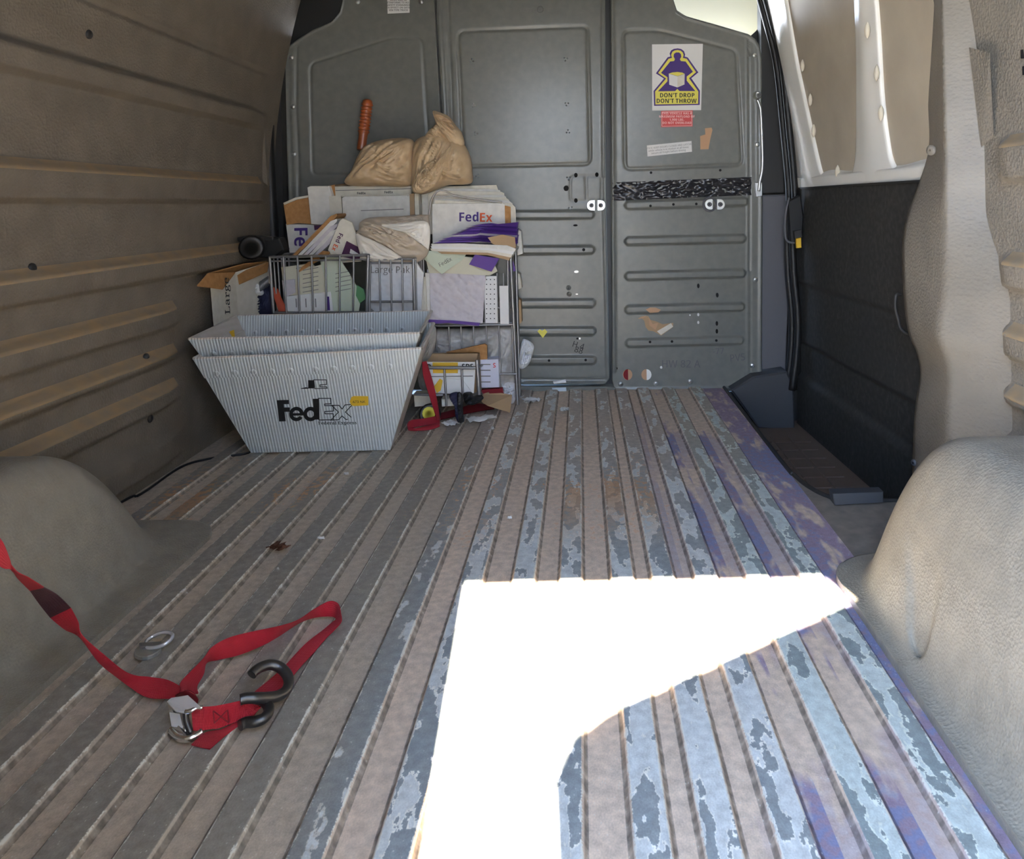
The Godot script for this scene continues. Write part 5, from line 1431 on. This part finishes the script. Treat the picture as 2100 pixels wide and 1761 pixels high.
# ---------------------------------------------------------------- straps, hook, litter
func fp(a: Array) -> Array:
	# triples: survey x, survey y, height above the floor
	var o := []
	for i in range(0, a.size(), 3): o.append(fl(a[i], a[i + 1], a[i + 2]))
	return o
func build_straps() -> void:
	var t := thing("tie_down_strap", "red webbing tie-down strap with cam buckle and black hook, trailing across the floor", "strap", fl(380, 1440))
	obj("webbing", ribbon(fp([-140, 1005, 0.40, -60, 1050, 0.345, 0, 1104, 0.30, 28, 1165, 0.25, 60, 1185, 0.225, 90, 1204, 0.20]), fp([-150, 1060, 0.37, -65, 1105, 0.315, 0, 1160, 0.27, 24, 1168, 0.245, 38, 1186, 0.22, 62, 1210, 0.19])), M.strap, t)
	obj("webbing", ribbon(fp([90, 1204, 0.20, 118, 1220, 0.17, 145, 1246, 0.15]), fp([62, 1210, 0.19, 80, 1236, 0.16, 104, 1266, 0.135])), M.strap_stained, t)
	obj("webbing", ribbon(fp([145, 1246, 0.15, 160, 1275, 0.13, 168, 1302, 0.11, 215, 1344, 0.07, 262, 1380, 0.038, 308, 1388, 0.026, 345, 1394, 0.026, 372, 1408, 0.03]), fp([104, 1266, 0.135, 134, 1290, 0.115, 164, 1306, 0.105, 202, 1356, 0.06, 238, 1386, 0.03, 295, 1427, 0.012, 345, 1432, 0.014, 366, 1430, 0.02])), M.strap, t)
	var k := func(a: Array, hs: Array) -> Array:
		var o := []
		var v := cr(240, 1200, 4.2, a)
		for i in v.size(): o.append(fl(v[i].x, v[i].y, hs[i]))
		return o
	# loop: away from the buckle, round, and back under the hook
	obj("webbing", ribbon(k.call([560, 930, 545, 840, 640, 735, 750, 625, 820, 530, 950, 455, 1150, 400, 1400, 350, 1560, 298, 1700, 205, 1830, 136, 1905, 160, 1926, 240, 1932, 310, 1870, 385, 1800, 455, 1700, 572, 1590, 690, 1500, 800, 1400, 920, 1290, 1010],
		[0.03, 0.03, 0.03, 0.032, 0.034, 0.034, 0.034, 0.034, 0.032, 0.034, 0.036, 0.036, 0.034, 0.03, 0.02, 0.016, 0.014, 0.013, 0.013, 0.013, 0.013]),
		k.call([700, 930, 690, 870, 745, 765, 772, 665, 880, 640, 1050, 600, 1250, 520, 1400, 432, 1565, 325, 1690, 278, 1800, 266, 1870, 272, 1888, 295, 1862, 312, 1790, 375, 1650, 482, 1550, 580, 1450, 690, 1330, 800, 1190, 915, 1130, 985],
		[0.012, 0.012, 0.012, 0.012, 0.011, 0.011, 0.011, 0.011, 0.013, 0.011, 0.011, 0.011, 0.012, 0.013, 0.013, 0.012, 0.012, 0.012, 0.012, 0.012, 0.012])), M.strap, t)
	obj("webbing", ribbon(k.call([1240, 1040, 1120, 1130, 1000, 1190, 900, 1240, 760, 1270, 640, 1372], [0.02, 0.016, 0.013, 0.012, 0.012, 0.012]), k.call([1200, 1090, 1150, 1150, 1075, 1190, 990, 1250, 900, 1320, 800, 1410], [0.012, 0.012, 0.011, 0.0105, 0.0105, 0.0105])), M.strap, t)
	var c := ribbon(k.call([640, 1036, 740, 1044, 850, 1036, 960, 1016, 1085, 990, 1180, 985], [0.04, 0.042, 0.04, 0.036, 0.032, 0.03]), k.call([660, 1250, 730, 1246, 820, 1236, 900, 1222, 1150, 1118, 1240, 1052], [0.018, 0.018, 0.018, 0.018, 0.016, 0.016]))
	var sew := obj("stitched_end", c, M.strap, t)
	for s in [[830, 1080, 960, 1180], [840, 1185, 950, 1075], [830, 1080, 840, 1185], [955, 1072, 965, 1178]]:
		obj("stitching", tube(k.call(s, [0.041, 0.034] if s[1] < 1100 and s[3] > 1100 else [0.033, 0.041]), 0.0009, 5), M.red_dark, sew)
	obj("webbing", ribbon(k.call([540, 930, 600, 905, 660, 930, 700, 985], [0.05, 0.055, 0.05, 0.035]), k.call([500, 950, 600, 965, 640, 985, 690, 1040], [0.03, 0.04, 0.035, 0.02]), 0.002), M.red_dark, t)
	# cam buckle: two cheeks, a lever plate, a pin
	obj("lever_plate", prism(k.call([430, 995, 462, 966, 610, 940, 720, 1040, 612, 1062, 588, 1092, 500, 1070], [0.05, 0.053, 0.056, 0.05, 0.047, 0.045, 0.046]), Vector3(0, -0.003, -0.001), 0.0008), M.buckle, t)
	obj("lever_lip", tube(smooth_path(k.call([590, 1088, 640, 1078, 690, 1052, 735, 1052], [0.044, 0.045, 0.046, 0.044]), 5), 0.003, 8), M.chrome, t)
	obj("cheek_plate", prism(k.call([432, 1010, 448, 1085, 462, 1230, 505, 1285, 585, 1318, 600, 1310, 590, 1260, 575, 1090], [0.045, 0.034, 0.016, 0.012, 0.011, 0.012, 0.016, 0.04]), Vector3(0.001, -0.001, -0.003), 0.0006), M.chrome, t)
	obj("cheek_window", prism(k.call([450, 1092, 572, 1110, 588, 1228, 470, 1215], [0.036, 0.036, 0.02, 0.02]), Vector3(0, 0, -0.001)), M.buckle, t)
	obj("frame_bar", tube(smooth_path(k.call([470, 1240, 520, 1295, 600, 1318, 680, 1290, 742, 1250], [0.014, 0.012, 0.012, 0.013, 0.016]), 6), 0.005, 10), M.chrome, t)
	obj("frame_bar", tube(smooth_path(k.call([588, 1080, 600, 1180, 640, 1270], [0.04, 0.026, 0.014]), 5), 0.004, 8), M.black_iron, t)
	# S hook of thick coated rod
	obj("hook", tube(smooth_path(k.call([1160, 770, 1190, 735, 1250, 700, 1330, 682, 1410, 710, 1470, 780, 1478, 850, 1450, 910, 1390, 950, 1300, 965, 1200, 968, 1110, 970, 1060, 985], [0.05, 0.052, 0.052, 0.05, 0.044, 0.036, 0.03, 0.027, 0.028, 0.034, 0.042, 0.045, 0.045]), 6), 0.0072, 12), M.black_iron, t)
	obj("hook_eye", tube(smooth_path(k.call([1180, 968, 1250, 985, 1298, 1030, 1305, 1090, 1262, 1145, 1190, 1172, 1110, 1180, 1060, 1205], [0.032, 0.03, 0.026, 0.022, 0.02, 0.019, 0.018, 0.018]), 6), 0.0072, 12), M.black_iron, t)
	# lashing ring let into the floor
	t = thing("lashing_ring", "steel lashing ring and base plate on the floor beside the red strap", "ring", fl(312, 1322))
	var ring := []
	for i in 28:
		var a := TAU * i / 28
		ring.append(fl(326 + cos(a) * 28 - sin(a) * 3.0, 1312 + sin(a) * 14 - cos(a) * 7.5, 0.022 + 0.006 * cos(a)))
	obj("ring", tube(ring, 0.003, 8, true), M.buckle, t)
	var base := []
	for i in 16:
		var a := TAU * i / 16
		base.append(fl(303 + cos(a) * 28, 1330 + sin(a) * 15 - cos(a) * 6, 0.016))
	var bpl := obj("base_plate", prism(base, Vector3(0, -0.006, 0), 0.001), M.zinc, t)
	obj("keeper", prism(k.call([190, 492, 385, 480, 400, 510, 200, 525], [0.022, 0.022, 0.02, 0.02]), Vector3(0, -0.006, 0), 0.001), M.wire, t)
	obj("keeper_bolt", lathe(fl(302, 1330, 0.012), Vector3.UP, [0, 0.004, 0.006, 0.006], [0.009, 0.009, 0.006, 0.0], 12), M.pillar, bpl)
	# red strap heap beside the totes
	t = thing("cargo_strap", "dirty red strap heaped on the floor between the totes and the rack", "strap", fl(880, 870))
	obj("webbing", ribbon([at(866, 742, 2.42), at(868, 770, 2.42), at(880, 810, 2.42), at(893, 850, 2.44), fl(897, 862, 0.02)], [at(874, 740, 2.44), at(884, 770, 2.44), at(894, 810, 2.44), at(901, 850, 2.46), fl(903, 860, 0.02)], 0.002), M.red_web, t)
	obj("webbing", ribbon(fp([900, 852, 0.03, 870, 858, 0.03, 842, 862, 0.03, 836, 872, 0.022, 850, 878, 0.02, 880, 872, 0.02, 900, 866, 0.02]), fp([902, 868, 0.012, 872, 872, 0.012, 850, 876, 0.012, 838, 882, 0.012, 856, 883, 0.012, 884, 880, 0.012, 902, 874, 0.012]), 0.003), M.red_web, t)
	obj("webbing", ribbon(fp([902, 848, 0.012, 940, 838, 0.012, 975, 828, 0.012, 1012, 832, 0.012]), fp([904, 860, 0.012, 945, 850, 0.012, 985, 842, 0.012, 1014, 838, 0.012]), 0.003), M.red_dark, t)
	t = thing("yellow_reel", "black-rimmed yellow tape reel on the dirty red strap", "reel", fl(881, 845))
	obj("reel_rim", lathe(fl(882, 850, 0.03), Vector3(0.2, 0.3, 1), [-0.01, -0.01, 0.01, 0.012, 0.012], [0.0, 0.036, 0.036, 0.03, 0.0], 16), M.seal, t)
	obj("reel_core", lathe(fl(881, 845, 0.038) + Vector3(0, 0, 0.012), Vector3(0.2, 0.3, 1), [-0.004, 0.006, 0.006], [0.022, 0.02, 0.0], 14), M.poster_yellow, t)
	# black glove-like sling hanging from the basket to the floor
	t = thing("black_sling", "black padded sling hanging from the low basket down to the floor", "sling", fl(945, 862))
	obj("pad", pillow(V([925, 806, 940, 804, 946, 820, 950, 850, 952, 864, 940, 866, 934, 850, 932, 822, 922, 814]), 2.46, 0.02, 0.02, 0.004, 9, 71, 0.5), M.navy, t)
	obj("pad", pillow(V([938, 806, 948, 810, 950, 850, 950, 864, 942, 866, 938, 840]), 2.445, 0.012, 0.012, 0.003, 9, 72, 0.5), M.seal, t)
	t = thing("black_glove", "black crumpled glove beside the hanging sling under the yellow-labelled box", "glove", at(963, 815, 2.5))
	obj("shell", pillow(V([950, 806, 966, 804, 970, 814, 984, 808, 992, 816, 980, 826, 968, 830, 956, 828, 951, 818]), 2.5, 0.02, 0.02, 0.006, 12, 73, 0.5), M.seal, t)
	flat("white_tray", "white folded card tray on the floor behind the red strap", "tray", [848, 808, 880, 808, 884, 832, 850, 834], 2.56, 0.05, M.card_warm, "", 0.002)
	flat("white_tray", "white card box end under the yellow-labelled box", "tray", [905, 818, 932, 818, 932, 832, 906, 834], 2.54, 0.05, M.card, "", 0.002)
	flat("cardboard_scrap", "brown cardboard scrap with bite-shaped notch, at the rack's right foot", "card", [990, 808, 1002, 804, 1006, 812, 1022, 816, 1028, 806, 1050, 810, 1046, 846, 1000, 832, 988, 824], [2.62, 2.64, 2.64, 2.63, 2.62, 2.62, 2.56, 2.55, 2.58], 0.004, M.kraft_dull)
	flat("red_cloth", "dark red cloth behind the notched cardboard scrap", "cloth", [986, 800, 1030, 796, 1034, 820, 1000, 822], 2.66, 0.02, M.red_dark)
	# loose paper along the bulkhead and under the rack
	var lit := [["paper_scrap", "crumpled white paper strips on the floor under the rack's front", [955, 858, 1010, 850, 1020, 856, 965, 866]], ["paper_scrap", "pinkish paper litter on the floor just left of the paper strips", [905, 866, 935, 860, 950, 868, 915, 872]], ["paper_scrap", "white paper litter right of the rack's foot by the bulkhead sill", [1070, 818, 1092, 815, 1112, 820, 1085, 826]], ["white_tag", "small white tag on the floor below the centre bulkhead door", [1148, 838, 1166, 836, 1168, 840, 1150, 842]], ["paper_chip", "tiny paper chip on the floor near the middle of the bay", [1006, 877, 1012, 875, 1014, 879, 1008, 880]]]
	for p in lit:
		t = thing(p[0], p[1], "paper", fl(p[2][0], p[2][1]))
		var q := []
		for v in V(p[2]): q.append(fl(v.x, v.y, 0.012))
		obj("sheet", sheet(q, 0.006, 1.5, int(p[2][0]), 0.001, 10), M.paper, t)
	for i in 9:
		var x: float = [1150, 1172, 1216, 1228, 1265, 1296, 1330, 1345, 1448][i]
		t = thing("litter_scrap", "small crumpled scrap of litter, %s along the foot of the bulkhead" % ["leftmost", "second from the left", "third from the left", "fourth from the left", "middle one", "fourth from the right", "third from the right", "second from the right", "rightmost"][i], "litter", fl(x, 814), "litter along the bulkhead")
		obj("scrap", pillow(V([x - 9, 816, x - 4, 809, x + 5, 808, x + 11, 812, x + 8, 818, x - 2, 819]), 2.86, 0.006, 0.006, 0.003, 20, 80 + i), [M.kraft_dull, M.leaf, M.tan, M.lilac, M.leaf, M.card_warm, M.lilac, M.tan, M.lilac][i], t)
	flat("white_chip", "white paper chip caught on the bottom flange of the centre door", "paper", [1134, 782, 1160, 778, 1161, 784, 1136, 787], zc(1148) - 0.01, 0.002, M.paper)
	flat("sill_tag", "pale blue-white tag lying in the sill channel under the centre door", "tag", [1132, 795, 1161, 794, 1162, 803, 1132, 804], ZP - 0.004, 0.004, mat(C(190, 204, 216), 0.4), "", 0.001)
	# curled dead leaf
	t = thing("dead_leaf", "curled brown dead leaf on the floor in front of the totes", "leaf", fl(568, 1120))
	obj("blade", sheet([fl(550, 1122, 0.012), fl(572, 1128, 0.012), fl(588, 1124, 0.018), fl(566, 1110, 0.03)], 0.012, 1.2, 91, 0.001, 12), M.leaf, t)
	obj("stalk", tube([fl(546, 1122, 0.012), fl(556, 1120, 0.016)], 0.0012, 6), M.leaf, t)
	for p in [[658, 1102, 8, "just right of the dead leaf"], [570, 1165, 3, "just below the dead leaf"], [710, 970, 6, "close to the nested totes"], [1045, 1060, 5, "behind the sunlit patch"]]:
		t = thing("white_fleck", "white fleck of paper on the ribbed floor, %s" % p[3], "fleck", fl(p[0], p[1]), "white flecks on the floor")
		obj("sheet", sheet([fl(p[0] - p[2], p[1] + 1, 0.0105), fl(p[0] + p[2], p[1] + 2, 0.0105), fl(p[0] + p[2] - 1, p[1] - 2, 0.013), fl(p[0] - p[2] + 2, p[1] - 2, 0.0115)], 0.002, 1.0, 95, 0.0008, 6), M.paper, t)
